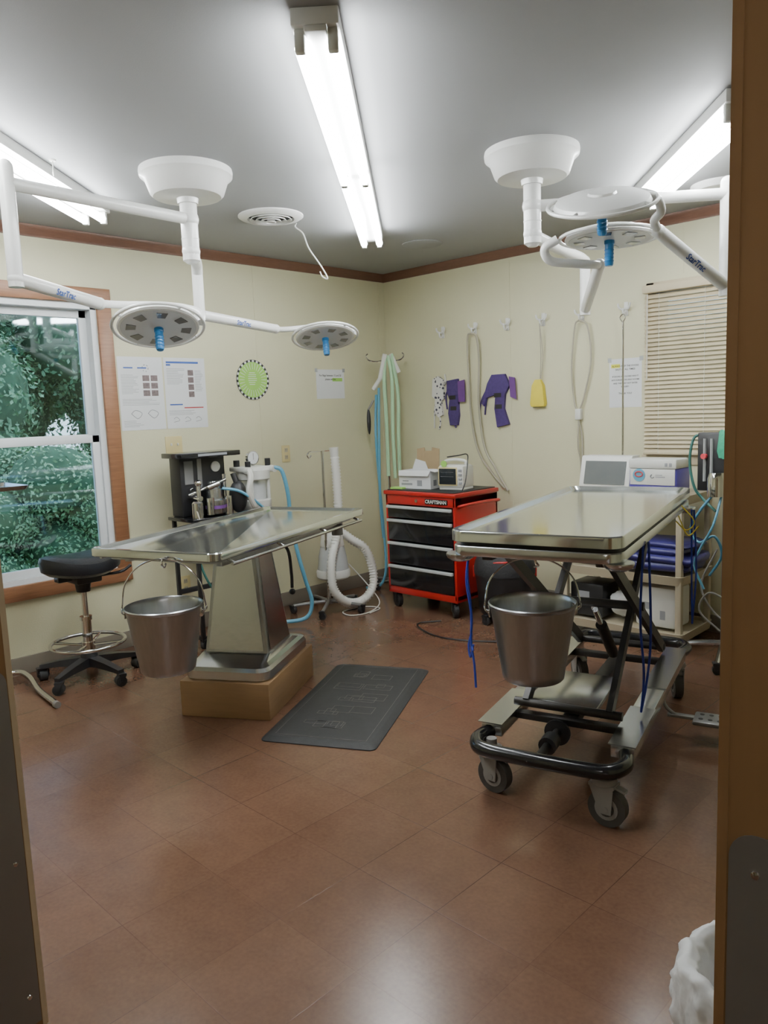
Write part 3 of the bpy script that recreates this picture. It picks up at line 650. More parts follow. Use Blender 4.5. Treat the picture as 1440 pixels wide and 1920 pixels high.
for i in range(4): m.box(.065,.090,-.076,-.07,.04+.028*i,.056+.028*i,.003)
t.part('button',m,INKG,split=True)
t.part('sticker',M().cyl((-.045,-.071,.175),(-.045,-.076,.175),.022),LIME)
cord('grey monitor cable looping over the monitor',[(1.22,-.60,.835),(1.235,-.58,.9),(1.225,-.54,1.02),(1.19,-.50,1.07),(1.10,-.48,1.06),(1.02,-.50,1.05)],.004,BLK,'monitor_cable','cable')
# vacuum
t=Thing('shop_vacuum','black wet and dry vacuum cleaner with red trim on casters','vacuum cleaner',(1.49,-.52,0),35)
t.part('drum',M().lathe([(.001,.05),(.15,.05),(.165,.07),(.185,.28),(.19,.30),(.19,.315),(.001,.315)],n=40),BLK)
t.part('motor_head',M().lathe([(.195,.315),(.198,.35),(.185,.40),(.16,.45),(.12,.485),(.09,.50),(.001,.505)],n=40),BLKF)
m=M();m.tube([(-.10,-.14,.40),(-.05,-.168,.41),(0,-.176,.412),(.05,-.168,.41),(.10,-.14,.40)],.007,n=8);t.part('stripe',m,RED)
t.part('carry_handle',M().tube([(-.09,0,.49),(-.085,0,.525),(0,0,.54),(.085,0,.525),(.09,0,.49)],.013,n=10),BLK)
for s in (-1,1): t.part('latch',M().box(s*.195-.008,s*.195+.008,-.022,.022,.29,.36,.006),RED)
t.part('warning_label',M().box(-.035,.035,-.184,-.174,.14,.19,.001),PAP)
for k in range(4):
    a=PI/4+k*PI/2;caster(t,.17*math.cos(a),.17*math.sin(a),.025,.02,30*k,top=.06)
cord('black electrical cable lying on the floor',[(1.18,-.80,.006),(1.10,-.93,.006),(1.22,-1.03,.006),(1.42,-1.08,.006),(1.62,-1.02,.006),(1.80,-.90,.006)],.005,BLK,'extension_cable','cable')
# ------------------------------------------------------------------ anaesthesia machine
t=Thing('anaesthesia_machine','black anaesthesia machine with vaporizer, gauge and absorber canister','anaesthesia machine',(.30,-1.88,0),0)
t.part('top_shelf',M().box(-.13,.10,-.27,.14,1.142,1.172,.004),BLKG)
bp=t.part('flowmeter_panel',M().box(-.14,-.02,-.215,.10,.786,1.143,.006),BLK)
m=M();m.box(-.02,-.014,-.19,-.13,.98,1.12).box(-.02,-.014,-.10,-.07,.96,1.13);t.part('flow_tube',m,GLAM,parent=bp,split=True)
t.part('dial',M().cyl((-.02,.03,1.075),(-.012,.03,1.075),.032),WHP,parent=bp)
for y in (-.16,-.085,-.02): t.part('control_knob',M().cyl((-.02,y,.945),(.01,y,.945),.014),CHROME,parent=bp)
t.part('name_plate',M().box(.10,.103,-.16,.04,1.150,1.164),INKG)
t.part('work_shelf',M().box(-.14,.15,-.25,.41,.765,.785,.004),BLKG)
m=M()
for x,y in ((-.12,-.22),(-.12,.10),(.12,-.22),(.12,.10)): m.box(x-.011,x+.011,y-.011,y+.011,.03,.77,.002)
m.box(-.13,.13,-.23,-.21,.05,.075,.002).box(-.13,.13,.09,.11,.05,.075,.002).box(-.13,-.11,-.23,.11,.30,.33,.002)
t.part('frame',m,BLK)
for x,y in ((.12,-.22),(.12,.10),(-.12,-.22),(-.12,.10)): caster(t,x,y,.022,.02,20,top=.055)
m=M();m.mat(0).lathe([(.001,0),(.055,0),(.058,.01),(.058,.08),(.048,.09),(.048,.15),(.001,.15)],c=(.08,-.05,.80),n=28);m.mat(1).lathe([(.06,.03),(.06,.05)],c=(.08,-.05,.80),n=28,cap=False).mat(0).lathe([(.036,.15),(.04,.18),(.034,.195),(.001,.195)],c=(.08,-.05,.80),n=24)
t.part('vaporizer',m,[STEEL,PURV])
m=M();m.cyl((-.02,-.16,.90),(.10,-.16,.90),.015).cyl((.08,-.16,.80),(.08,-.16,.98),.014).cyl((.03,-.20,.92),(.10,.02,1.0),.010).cyl((.10,.03,.786),(.10,.03,.90),.028).lathe([(.001,0),(.034,0),(.034,.09),(.025,.10),(.001,.10)],c=(.09,-.18,.786),n=20).cyl((.05,.04,.82),(.05,.04,1.03),.013).ball((.08,-.16,.99),.022).cyl((.11,-.12,.96),(.11,-.04,.98),.018).cyl((.12,-.11,.80),(.12,-.11,.90),.024)
t.part('valve_assembly',m,CHROME)
t.part('breathing_bag',M().ball((.10,.105,.885),.058,.055,.10,n=20).cyl((.10,.10,.97),(.08,.09,1.03),.018),BLK,label='black rubber breathing bag')
cx_,cy_=.04,.27
m=M();m.lathe([(.001,0),(.102,0),(.106,.008),(.106,.06),(.095,.066),(.001,.066)],c=(cx_,cy_,.785),n=28).lathe([(.100,.19),(.106,.196),(.106,.25),(.095,.262),(.001,.262),(.001,.19)],c=(cx_,cy_,.785),n=28)
for k in range(4):
    a=PI/4+k*PI/2;m.cyl((cx_+.092*math.cos(a),cy_+.092*math.sin(a),.84),(cx_+.092*math.cos(a),cy_+.092*math.sin(a),1.0),.012,n=8)
m.box(-.05,.12,.15,.37,1.03,1.06,.008).cyl((.10,.17,1.04),(.15,.17,1.04),.022).cyl((.10,.36,1.04),(.15,.36,1.04),.022)
t.part('absorber_housing',m,WHP)
t.part('absorber_canister',M().lathe([(.001,.0),(.080,0),(.080,.14),(.001,.14)],c=(cx_,cy_,.847),n=28),CLR)
t.part('soda_lime',M().lathe([(.001,.002),(.074,.002),(.074,.10),(.001,.10)],c=(cx_,cy_,.847),n=24),PAP)
m=M();m.cyl((-.02,.19,1.05),(-.02,.19,1.10),.020).cyl((.10,.19,1.05),(.10,.19,1.095),.018).cyl((.09,.35,1.05),(.09,.35,1.105),.018);t.part('valve_knob',m,BLK,split=True)
m=M();m.mat(0).cyl((.03,.27,1.112),(.05,.27,1.112),.045,n=28).cyl((.04,.27,1.05),(.04,.27,1.08),.012).mat(1).cyl((.05,.27,1.112),(.0525,.27,1.112),.039,n=28).mat(2).box(.0525,.054,.269,.271,1.10,1.142)
t.part('pressure_gauge',m,[CHROME,PAP,INK])
t.part('hose',M().tube([(.14,.17,1.04),(.18,.15,1.0),(.18,.13,.92),(.17,.17,.83),(.14,.2,.81)],.018,n=8),WHC)
t.part('hose',M().tube([(.14,.36,1.05),(.17,.40,1.02),(.18,.43,.88),(.17,.45,.72),(.18,.48,.5),(.20,.52,.3),(.22,.55,.14),(.2,.50,.04),(.1,.34,.03)],.013,n=8),LBLUE)
t.part('hose',M().tube([(.12,-.02,.95),(.16,.06,.93),(.18,.14,.88),(.18,.24,.80)],.009,n=8),LBLUE)
t.part('hose',M().tube([(.1,-.20,.85),(.17,-.20,.72),(.19,-.15,.62),(.18,-.08,.7),(.15,-.1,.78)],.005,n=8),GHOSE)
t.part('cable',M().tube([(.0,-.1,.76),(.1,-.2,.55),(.16,-.15,.35),(.14,.0,.28),(.1,.1,.33),(.05,.18,.5)],.007,n=8),TEAL)
solo('foot_switch','black foot switch box lying under the anaesthesia machine','foot switch',M().box(-.07,.07,-.05,.05,0,.035,.008).box(-.05,.05,-.045,.0,.035,.045,.004),BLK,(.36,-1.98,0),25)
# ------------------------------------------------------------------ warming unit
t=Thing('warming_unit','white patient warming unit with corrugated hose on a wheeled pole stand','patient warmer',(.36,-1.04,0),0)
m=M();m.cyl((0,0,.06),(0,0,1.12),.010,n=12).cyl((0,0,.06),(0,0,.5),.014,n=12)
t.part('pole',m,CHROME)
for s in (-1,1): t.part('pole_hook',M().tube([(0,0,1.12),(0,s*.06,1.12),(0,s*.11,1.12),(0,s*.135,1.10),(0,s*.12,1.08),(0,s*.10,1.095)],.005,n=6),CHROME)
m=M();m.lathe([(.001,.05),(.03,.05),(.03,.08),(.001,.08)],n=16)
for k in range(5):
    a=math.radians(20+72*k);m.tube([(0,0,.07),(.12*math.cos(a),.12*math.sin(a),.065),(.25*math.cos(a),.25*math.sin(a),.055)],.012,n=8,sub=2)
t.part('star_base',m,GRYM)
for k in range(5):
    a=math.radians(20+72*k);caster(t,.25*math.cos(a),.25*math.sin(a),.023,.025,30*k,top=.06)
m=M();c_=(-.02,.07,.22)
m.mat(0).lathe([(.001,.0),(.105,0),(.118,.012),(.12,.05),(.112,.065),(.001,.065)],c=c_,n=32).mat(1).lathe([(.110,.065),(.098,.16),(.082,.23),(.001,.23)],c=c_,n=32).mat(0).lathe([(.084,.23),(.086,.235),(.075,.30),(.06,.325),(.001,.325)],c=c_,n=32)
t.part('blower_body',m,[WHP,JAR])
hp=cat([(.06,.06,1.08),(.07,.06,.9),(.07,.06,.70),(.08,.02,.52),(.10,-.05,.36),(.12,-.06,.18),(.14,.03,.075),(.14,.18,.05),(.14,.29,.12),(.12,.325,.24),(.10,.28,.40),(.06,.19,.48),(.0,.12,.55),(-.01,.09,.53)],12)
def resample(P,step):
    out=[P[0]];acc=0
    for i in range(1,len(P)):
        a=P[i-1];b=P[i];d=(b-a).length
        if d<1e-9: continue
        while acc+d>=step:
            a=a+(b-a).normalized()*(step-acc);out.append(a);d=(b-a).length;acc=0
        acc+=d
    return out
hp=resample(hp,.011)
m=M();m.tube(hp,[(.034 if i%2 else .025) for i in range(len(hp))],n=14,sub=1);t.part('corrugated_hose',m,WHC,sharp=80)
t.part('hose_nozzle',M().cyl((.06,.06,1.06),(.06,.055,1.14),.026,.032),WHP)
t.part('power_cable',M().tube([(.0,.2,.3),(.1,.28,.15),(.2,.3,.03),(.28,.12,.006),(.24,-.02,.006),(.12,.02,.006),(.14,.2,.006),(.26,.24,.006),(.3,.1,.006)],.004,n=6),WHP)
# ------------------------------------------------------------------ corner pole
t=Thing('drip_stand','chrome drip stand in the corner holding breathing hoses','drip stand',(.22,-.24,0),45)
t.part('pole',M().cyl((0,0,.05),(0,0,1.80),.009,n=12).cyl((0,0,.05),(0,0,1.0),.013,n=12),CHROME)
for s in (-1,1): t.part('pole_hook',M().tube([(0,0,1.76),(s*.06,0,1.75),(s*.12,0,1.76),(s*.145,0,1.79),(s*.13,0,1.81)],.005,n=6),CHROME)
m=M()
for k in range(4):
    a=PI/4+k*PI/2;m.tube([(0,0,.06),(.09*math.cos(a),.09*math.sin(a),.055),(.18*math.cos(a),.18*math.sin(a),.045)],.011,n=8,sub=2)
t.part('star_base',m,GRYM)
for k in range(4):
    a=PI/4+k*PI/2;caster(t,.17*math.cos(a),.17*math.sin(a),.02,.02,30*k,top=.05)
def hang(label,strands,r,mat,name,cat_,nozzle=None,flat=None):
    t=Thing(name,label,cat_,(.27,-.30,1.7))
    for s in strands: t.part('tubing',M().tube(s,r,n=8,flat=flat),mat,world=True)
    for a,b,rr_ in (nozzle or []): t.part('connector',M().cyl(a,b,rr_),WHP,world=True)
hang('pale green breathing hoses hanging from the drip stand',[[(.26,-.25,1.79),(.28,-.235,1.6),(.275,-.24,1.2),(.28,-.235,.86)],[(.28,-.23,1.80),(.31,-.205,1.5),(.305,-.21,1.2),(.305,-.21,.9)],[(.25,-.27,1.77),(.245,-.285,1.6),(.25,-.28,1.3),(.25,-.28,.88)]],.0135,GRN,'breathing_hose','hose',[((.22,-.30,1.62),(.25,-.27,1.80),.018),((.31,-.19,1.66),(.27,-.23,1.8),.018),((.17,-.33,1.54),(.24,-.28,1.66),.016)])
hang('long light blue hose hanging beside the drip stand to the floor',[[(.20,-.33,1.50),(.19,-.34,1.2),(.20,-.33,.8),(.22,-.32,.4),(.26,-.36,.15),(.22,-.40,.03),(.12,-.44,.015)],[(.23,-.33,1.55),(.22,-.34,1.1),(.21,-.34,.7),(.22,-.33,.4)]],.010,LBLUE,'blue_hose','hose')
t=Thing('breathing_bag','black rubber reservoir bag hanging on the drip stand','breathing bag',(.13,-.35,1.3))
t.part('bag',M().ball((0,0,0),.016,.016,.10,n=16),BLK);t.part('neck',M().cyl((0,0,.09),(.03,.03,.16),.008),GRYP)
# ------------------------------------------------------------------ right wall hooks and hanging things
HX=(.60,.90,1.18,1.47,1.76,2.06)
t0=Thing('wall_hook','small white double wall hook','wall hook',(HX[0],0,1.95),0,'row of white wall hooks')
t0.part('back_plate',M().box(-.014,.014,-.006,0,-.055,.03,.004),WHT)
t0.part('prong',M().tube([(0,-.004,-.03),(0,-.03,-.05),(0,-.045,-.03),(0,-.045,-.01)],.006,n=8),WHT)
for s in (-1,1): t0.part('prong',M().tube([(0,-.005,-.01),(s*.02,-.02,-.015),(s*.035,-.03,.0),(s*.04,-.03,.02)],.006,n=8),WHT)
for x in HX[1:]: dup(t0.o,(x,0,1.95))
cord2('long grey hose looped over a wall hook',[[(.90,-.05,1.90),(.86,-.04,1.88),(.85,-.03,1.7),(.87,-.03,1.3),(.93,-.03,1.05),(1.05,-.03,.90),(1.15,-.03,.80)],[(.90,-.05,1.90),(.94,-.04,1.87),(.95,-.03,1.7),(.94,-.03,1.4),(.98,-.03,1.1),(1.08,-.03,.93),(1.18,-.03,.78)]],.008,GHOSE,'wall_hose','hose')
cord2('thin cord hanging from a wall hook with a yellow tag',[[(1.47,-.05,1.91),(1.465,-.03,1.7),(1.45,-.02,1.55)],[(1.47,-.05,1.91),(1.48,-.03,1.7),(1.455,-.02,1.55)]],.003,GHOSE,'hanging_cord','cord')
solo('yellow_muzzle','yellow cone-shaped muzzle hanging on the wall','muzzle',M().loft([[V(x*w,-.02+y*d,z) for x,y in ((-1,-1),(1,-1),(1,1),(-1,1))] for w,d,z in ((.05,.015,-.09),(.055,.018,-.07),(.042,.016,.05),(.02,.01,.09))]),YEL,(1.435,0,1.455))
t=Thing('grey_cable','looped grey cable with inline box on a wall hook','cable',(1.76,-.04,1.9))
for p in ([(1.76,-.05,1.90),(1.72,-.03,1.86),(1.69,-.02,1.6),(1.71,-.02,1.38),(1.735,-.02,1.33)],[(1.76,-.05,1.90),(1.81,-.03,1.86),(1.83,-.02,1.65),(1.78,-.02,1.42),(1.745,-.02,1.33)],[(1.74,-.02,1.27),(1.735,-.02,1.1),(1.75,-.01,.95),(1.74,-.01,.5)],[(1.74,-.02,1.27),(1.76,-.01,1.15),(1.76,-.01,1.0)]):
    t.part('wire',M().tube(p,.0055,n=8),GHOSE,world=True)
t.part('inline_box',M().box(1.72,1.76,-.035,0,1.27,1.34,.005),WHP,world=True)
def muzzle(lbl,x,z,pts,mat,straps,patch=None):
    t=Thing('fabric_muzzle',lbl,'muzzle',(x,0,z),0,'fabric muzzles pinned on the wall')
    t.part('body',M().poly([(px,-.022,pz) for px,pz in pts],(0,.022,0)),mat)
    for s in straps: t.part('strap',M().tube([(a,-.012,b) for a,b in s],.006,n=6),mat)
    if patch: t.part('side_panel',M().poly([(px,-.026,pz) for px,pz in patch],(0,.003,0)),PURV)
    if mat is PURP: t.part('stitching',M().box(-.03,.03,-.0235,-.022,.02,.05).box(-.02,.035,-.0235,-.022,-.06,-.03),BLK,split=True)
muzzle('white muzzle with dark spots pinned to the wall',.55,1.45,[(-.05,.15),(.0,.17),(.05,.14),(.055,.0),(.03,-.02),(.04,-.12),(0,-.14),(-.04,-.10),(-.03,0),(-.06,.02)],SPOT,[[(-.03,-.02),(-.045,-.1),(-.05,-.22)],[(.04,.1),(.07,.12),(.065,.18)],[(0,-.1),(.01,-.18),(-.005,-.23)]])
muzzle('dark purple nylon muzzle pinned to the wall',.69,1.42,[(-.05,.16),(.05,.17),(.06,.08),(.05,.0),(.055,-.10),(.04,-.17),(-.03,-.17),(-.045,-.08),(-.03,.02),(-.055,.08)],PURP,[[(-.04,.1),(-.07,.05),(-.06,-.05)],[(0,-.14),(.02,-.19)]],[(.055,.15),(.12,.16),(.12,.0),(.06,.0)])
muzzle('dark purple nylon muzzle with long straps pinned to the wall',1.10,1.42,[(-.05,.18),(.06,.18),(.10,.10),(.06,.04),(.05,-.06),(.09,-.17),(-.01,-.19),(-.03,-.06),(-.02,.04),(-.10,.02),(-.12,-.04),(-.14,-.02),(-.09,.12)],PURP,[[(-.10,.08),(-.15,.0),(-.17,-.08)],[(-.08,.08),(-.11,-.02),(-.12,-.10)]],[(.10,.16),(.15,.15),(.16,.0),(.11,.02)])
# paper notices
def notice(lbl,on,x,z,w,h,lines,size,hl=None,tilt=0):
    t=Thing('paper_notice',lbl,'notice',(0.001,x,z) if on=='L' else (x,-.001,z),90 if on=='L' else 0)
    s=t.part('sheet',M().box(-w/2,w/2,-.001,0,-h/2,h/2),PAP)
    for a in ((-w/2-.01,-w/2+.015),(w/2-.015,w/2+.01)): t.part('tape',M().box(a[0],a[1],-.0016,-.001,h/2-.02,h/2+.008),CLR)
    for i,(tx,c,sc_) in enumerate(lines):
        if tx: t.text(tx,size*sc_,(0,-.0018,h/2-.05-i*size*1.45),(90,0,0),c,parent=s,align='CENTER',bold=size*.02)
    if hl: t.part('highlight',M().box(hl[0],hl[1],-.0014,-.001,hl[2],hl[3]),hl[4],parent=s)
notice('white paper notice with two typed lines and green highlight','L',-.61,1.59,.28,.215,[('For Bags between 15 and 20',INK,1),('please set the',INK,1)],.019,(.02,.12,.02,.045,LIME))
notice('white paper notice typed in capitals with yellow highlight','R',2.055,1.49,.215,.30,[('ALWAYS KEEP THE DOORS',INK,1),('SHUT AT ALL TIMES!',INK,1),('',INK,1),('IF DOORS ARE CLOSED AND IT',INK,.85),('SAYS SURGERY OR XRAY ROOMS',INK,.85),('AND THEY MAY NOT ENTER',INK,.85),('SURGERY.',INK,.85),('',INK,1),('THANK YOU!',INK,1)],.0145,(-.095,-.035,.095,.118,YELH))
# posters
def poster(lbl,yc,seed):
    t=Thing('wall_poster',lbl,'poster',(.001,yc,1.535),90,'instruction posters on the wall');w,h=.295,.44
    s=t.part('sheet',M().box(-w/2,w/2,-.001,0,-h/2,h/2),PAP)
    rnd=random.Random(seed);mk=M();mb=M();mr=M();mx=M()
    def lines(x0,x1,z0,n):
        for i in range(n): mk.box(x0,x0+(x1-x0)*rnd.uniform(.6,1),-.0016,-.001,z0-i*.0085,z0-i*.0085+.0022)
    if seed==1:
        for x in (-.11,-.02): mb.box(x,x+.06,-.0017,-.001,.150,.158)
        for k in range(10): mk.box(.03+.02*math.cos(k),.035+.02*math.cos(k),-.0016,-.001,.15+.02*math.sin(k),.156+.02*math.sin(k))
        for i in range(3):
            for j in range(2): mr.box(.01+.055*j,.055+.055*j,-.0017,-.001,.075-.045*i,.11-.045*i)
        lines(-.13,-.01,.11,14);lines(-.13,.12,-.035,5)
        for i in range(2): mk.tube([(-.08+.11*i,-.0015,-.12),(-.05+.11*i,-.0015,-.10),(-.01+.11*i,-.0015,-.12),(-.04+.11*i,-.0015,-.15),(-.08+.11*i,-.0015,-.12)],.0018,n=4)
        lines(-.13,.0,-.165,5)
    else:
        mb.box(-.13,.10,-.0017,-.001,.185,.197);mb.box(-.13,-.10,-.0017,-.001,.17,.18)
        lines(-.13,.0,.15,12)
        for i in range(4): mr.box(.02,.06,-.0017,-.001,.11-.045*i,.145-.045*i)
        lines(.07,.13,.14,16);mb.box(-.12,-.03,-.0017,-.001,-.075,-.067);mx.box(-.02,.12,-.0018,-.001,-.095,-.088)
        lines(-.13,.13,-.11,4)
        for i in range(3): mk.tube([(-.10+.08*i,-.0015,-.16),(-.08+.08*i,-.0015,-.15),(-.06+.08*i,-.0015,-.17),(-.10+.08*i,-.0015,-.18)],.0015,n=4)
        t.part('printed_bar',mx,INKR,parent=s)
    t.part('printed_text',mk,INKG,parent=s);t.part('printed_header',mb,INKB,parent=s);t.part('printed_photo',mr,PHOTO,parent=s)
poster('white laminated instruction poster with diagrams and photos',-2.15,1)
poster('white laminated instruction poster with blue header',-1.845,2)
t=Thing('wheel_chart','round lime green wheel chart with black and white checked edge','wheel chart',(.001,-1.32,1.62),90)
T=Matrix.Rotation(PI/2,4,'X')
t.part('disc',M(T).lathe([(.001,0),(.134,0),(.134,.002),(.001,.002)],n=60),PAP)
m=M(T)
for k in range(48):
    if k%2==0:
        a0,a1=2*PI*k/48,2*PI*(k+1)/48;m.poly([V(q*math.cos(a),q*math.sin(a),.002) for q,a in((.120,a0),(.135,a0),(.135,a1),(.120,a1))],(0,0,.0006))
m.lathe([(.1335,.001),(.1355,.001),(.1355,.0027),(.1335,.0027)],n=60,cap=False)
t.part('checked_edge',m,INK)
t.part('green_centre',M(T).lathe([(.001,.002),(.120,.002),(.120,.0028),(.001,.0028)],n=50),LIME)
m=M(T);rnd=random.Random(3)
for i in range(7):
    z=.045-.013*i;w=.04*math.cos(i*.25-.75);m.box(-w,w*rnd.uniform(.5,1),z,z+.004,.0028,.0033)
for k in range(28):
    a=2*PI*k/28;m.poly([V(q*math.cos(b),q*math.sin(b),.0028) for q,b in((.070,a-.015),(.112,a-.015),(.112,a+.02),(.070,a+.02))],(0,0,.0004))
t.part('printed_text',m,PAP)
# switches & outlets
def plate(nm,lbl,cat_,loc,rz,w,h,kind):
    t=Thing(nm,lbl,cat_,loc,rz)
    t.part('cover_plate',M().box(-w/2,w/2,-.007,0,-h/2,h/2,.003),CREAM)
    m=M()
    if kind=='s':
        for x in (-.023,.023): m.box(x-.004,x+.004,-.018,-.006,-.002,.014,.002)
        t.part('toggle',m,WHP,split=True)
    else:
        for z in (-.025,.025): m.box(-.014,.014,-.009,-.006,z-.014,z+.014,.003)
        t.part('socket',m,BEIG,split=True)
        m=M()
        for z in (-.025,.025):
            for x in (-.006,.006): m.box(x-.001,x+.001,-.0095,-.009,z-.002,z+.008)
        t.part('slot',m,BLK,split=True)
plate('light_switch','cream double light switch plate','light switch',(0,-1.96,1.21),90,.118,.115,'s')
plate('power_outlet','cream double power outlet on the wall','power outlet',(0,-1.07,1.10),90,.072,.118,'o')
plate('power_outlet','cream power outlet low on the wall','power outlet',(0,-1.95,.31),90,.072,.118,'o')
plate('power_outlet','cream power outlet beside the tool chest','power outlet',(1.62,0,.35),0,.072,.118,'o')
# ------------------------------------------------------------------ cart behind the wheeled table
t=Thing('utility_cart','beige plastic utility cart with three shelves against the wall','utility cart',(2.27,-.30,0),0)
for z in (.10,.42,.86):
    m=M();m.loft([rr(.74,.42,.03,z-.05),rr(.76,.44,.035,z),rr(.74,.42,.03,z),rr(.72,.40,.03,z-.018)]);t.part('shelf',m,BEIG)
for x in (-.35,.35):
    for y in (-.19,.19): t.part('leg',M().loft([rr(.035,.035,.006,.08,n=2,cx=x,cy=y),rr(.035,.035,.006,.85,n=2,cx=x,cy=y)]),BEIG)
for x in (-.31,.31):
    for y in (-.16,.16): caster(t,x,y,.02,.018,30,top=.055)
zt=.862
t=Thing('display_monitor','grey framed tilted screen on the cart','monitor',(2.12,-.36,zt),0)
t.part('casing',M().loft([[V(x,y+o,z) for x,y in ((-.16,-.04),(.16,-.04),(.16,.05),(-.16,.05))] for o,z in ((0,0),(.0,.02),(.04,.19),(.05,.20))]),WHP)
t.part('screen',M().poly([(-.13,-.038,.035),(.13,-.038,.035),(.13,-.006,.17),(-.13,-.006,.17)],(0,-.003,0)),SCRG)
t=Thing('warming_console','white and violet medical console with a colourful badge on the cart','medical device',(2.43,-.34,zt),0)
t.part('casing',M().box(-.14,.14,-.08,.10,0,.14,.015),PURD)
t.part('front_panel',M().box(-.14,.14,-.09,.08,.135,.19,.012).box(-.13,.13,-.085,-.078,.045,.135,.003),WHP)
bd=t.part('badge',M().cyl((-.075,-.085,.10),(-.075,-.089,.10),.036,n=24),LBLUE)
t.part('badge_ring',M().tube([(-.075+.022*math.cos(2*PI*k/16),-.090,.105+.014*math.sin(2*PI*k/16)) for k in range(16)],.004,n=6,sub=1,closed=True),INKR,parent=bd)
m=M();m.tube([(.0,-.087,.105),(-.008,-.087,.095),(0,-.087,.085),(.012,-.087,.09)],.003,n=6).box(.02,.075,-.0865,-.085,.088,.094).box(.02,.06,-.0865,-.085,.10,.104);t.part('printed_mark',m,INKG)
t.part('button',M().box(.075,.090,-.093,-.088,.15,.17,.002).box(.10,.115,-.093,-.088,.15,.17,.002),INKG,split=True)
t=Thing('drip_pole','thin steel pole with hook and clamp standing on the cart','drip pole',(2.11,-.14,zt-.02),0)
t.part('rod',M().cyl((0,0,0),(0,0,1.01),.006,n=10),CHROME)
t.part('hook',M().tube([(0,0,1.0),(-.02,0,1.03),(0,0,1.05),(.015,0,1.03),(.005,0,1.01)],.0035,n=8),CHROME)
t.part('clamp',M().box(-.02,.02,-.02,.02,.04,.13,.006).ball((-.02,0,.14),.02,n=12),WHP)
def fold():
    m=M()
    for i,(x0,x1,y0,y1,z0,h) in enumerate(((-.21,.19,-.15,.13,.012,.05),(-.17,.22,-.16,.12,.058,.045),(-.22,.15,-.14,.13,.10,.04),(-.12,.20,-.13,.11,.138,.035))):
        rings=[]
        for s in (0,.25,.5,.75,1):
            e=math.sin(PI*s)*.018
            rings.append(rr(x1-x0+2*e,y1-y0+2*e,.05,z0+h*s,n=8,cx=(x0+x1)/2,cy=(y0+y1)/2))
        m.loft(rings)
    return crumple(m,.012,13)
solo('restraint_bag','folded navy and purple vinyl restraint bag on the cart shelf','folded bag',fold(),NAVY,(2.45,-.32,.425),sharp=60)
t=Thing('plastic_jug','large white plastic container with printed label on the lower shelf','container',(2.46,-.34,.10),0)
t.part('body',M().box(-.12,.12,-.10,.10,0,.235,.02),WHP);t.part('cap',M().cyl((-.07,0,.235),(-.07,0,.26),.022),WHP)
t.part('printed_label',M().box(-.08,-.02,-.1012,-.0995,.10,.14).box(.03,.06,-.1012,-.0995,.05,.10),INKG)
solo('clear_plastic_bag','crumpled clear plastic bag on the lower shelf','plastic bag',crumple(M().ball((0,0,.085),.080,.08,.075,n=28),.02,25),PAP,(2.24,-.36,.105),sharp=70)
t=Thing('black_case','black equipment box on the lower shelf','equipment case',(2.03,-.34,.10),0)
t.part('body',M().box(-.11,.11,-.10,.10,0,.20,.012),BLK);t.part('front_label',M().box(-.06,.02,-.102,-.099,.10,.15),INKG);t.part('knob',M().cyl((.06,-.10,.06),(.06,-.12,.06),.018),GRYP)
t=Thing('syringe_pump','small chrome and black device on the middle shelf','medical device',(2.02,-.34,.422),0)
t.part('body',M().box(-.08,.06,-.06,.06,0,.09,.01),BLK);t.part('chrome_part',M().cyl((-.03,-.03,.09),(-.03,-.03,.15),.02).cyl((.03,-.02,.09),(.03,-.02,.13),.012),CHROME,split=True)
# right anaesthetic stand
t=Thing('anaesthesia_stand','black flowmeter unit on a wheeled pole with coiled hoses','anaesthesia machine',(2.85,-.47,0),0)
t.part('pole',M().cyl((0,0,.06),(0,0,1.18),.014),GRYM)
m=M()
for k in range(4):
    a=math.radians(15+90*k);m.tube([(0,0,.09),(.12*math.cos(a),.12*math.sin(a),.08),(.26*math.cos(a),.26*math.sin(a),.05)],.014,n=8,sub=3)
t.part('base_leg',m,STEEL)
for k in range(4):
    a=math.radians(15+90*k);caster(t,.26*math.cos(a),.26*math.sin(a),.024,.022,40*k,top=.06)
t.part('flowmeter_panel',M().box(-.13,.03,-.05,.0,.90,1.20,.006),BLK)
for x in (-.09,-.055): t.part('flow_tube',M().cyl((x,-.055,.95),(x,-.055,1.17),.008),CLR)
t.part('vaporizer',M().lathe([(.001,0),(.045,0),(.045,.09),(.035,.12),(.001,.12)],c=(-.01,-.10,.88),n=24),CHROME)
t.part('knob',M().cyl((-.09,-.05,1.08),(-.09,-.075,1.08),.014),BAGR)
t.part('hose',M().tube([(-.11,-.03,1.19),(-.15,-.05,1.17),(-.165,-.06,1.05),(-.14,-.06,.92),(-.10,-.05,.86),(-.02,-.08,.80)],.007,n=8),TEAL)
t.part('hose',M().tube([(.0,-.1,.92),(-.08,-.14,.80),(-.13,-.12,.70),(-.08,-.13,.64),(-.0,-.14,.68),(.03,-.12,.58),(-.03,-.12,.47)],.007,n=8),MBLUE)
t.part('hose',M().tube([(.02,-.1,.90),(.0,-.16,.74),(-.06,-.16,.62),(-.10,-.14,.52),(-.05,-.14,.40)],.006,n=8),LBLUE)
t.part('cable',M().tube([(-.02,-.05,.6),(-.08,-.1,.4),(.02,-.1,.25),(.06,-.1,.33),(-.03,-.12,.38),(-.08,-.12,.28),(.02,-.1,.18)],.005,n=8),GRYP)
m=M();rings=[]
for z,w_ in ((-.13,.05),(-.09,.055),(-.04,.05),(0.005,.045),(.012,.03)):
    rings.append([V(w_*math.cos(a)*(1+.12*math.sin(5*a+z*40)),.035*math.sin(a)*(1+.2*math.sin(4*a+z*30)),z) for a in [2*PI*k/28 for k in range(28)]])
m.loft(rings)
solo('green_towel','bright green cloth draped over the flowmeter unit','cloth',crumple(m,.008,40),GRNC,(2.868,-.50,1.20))
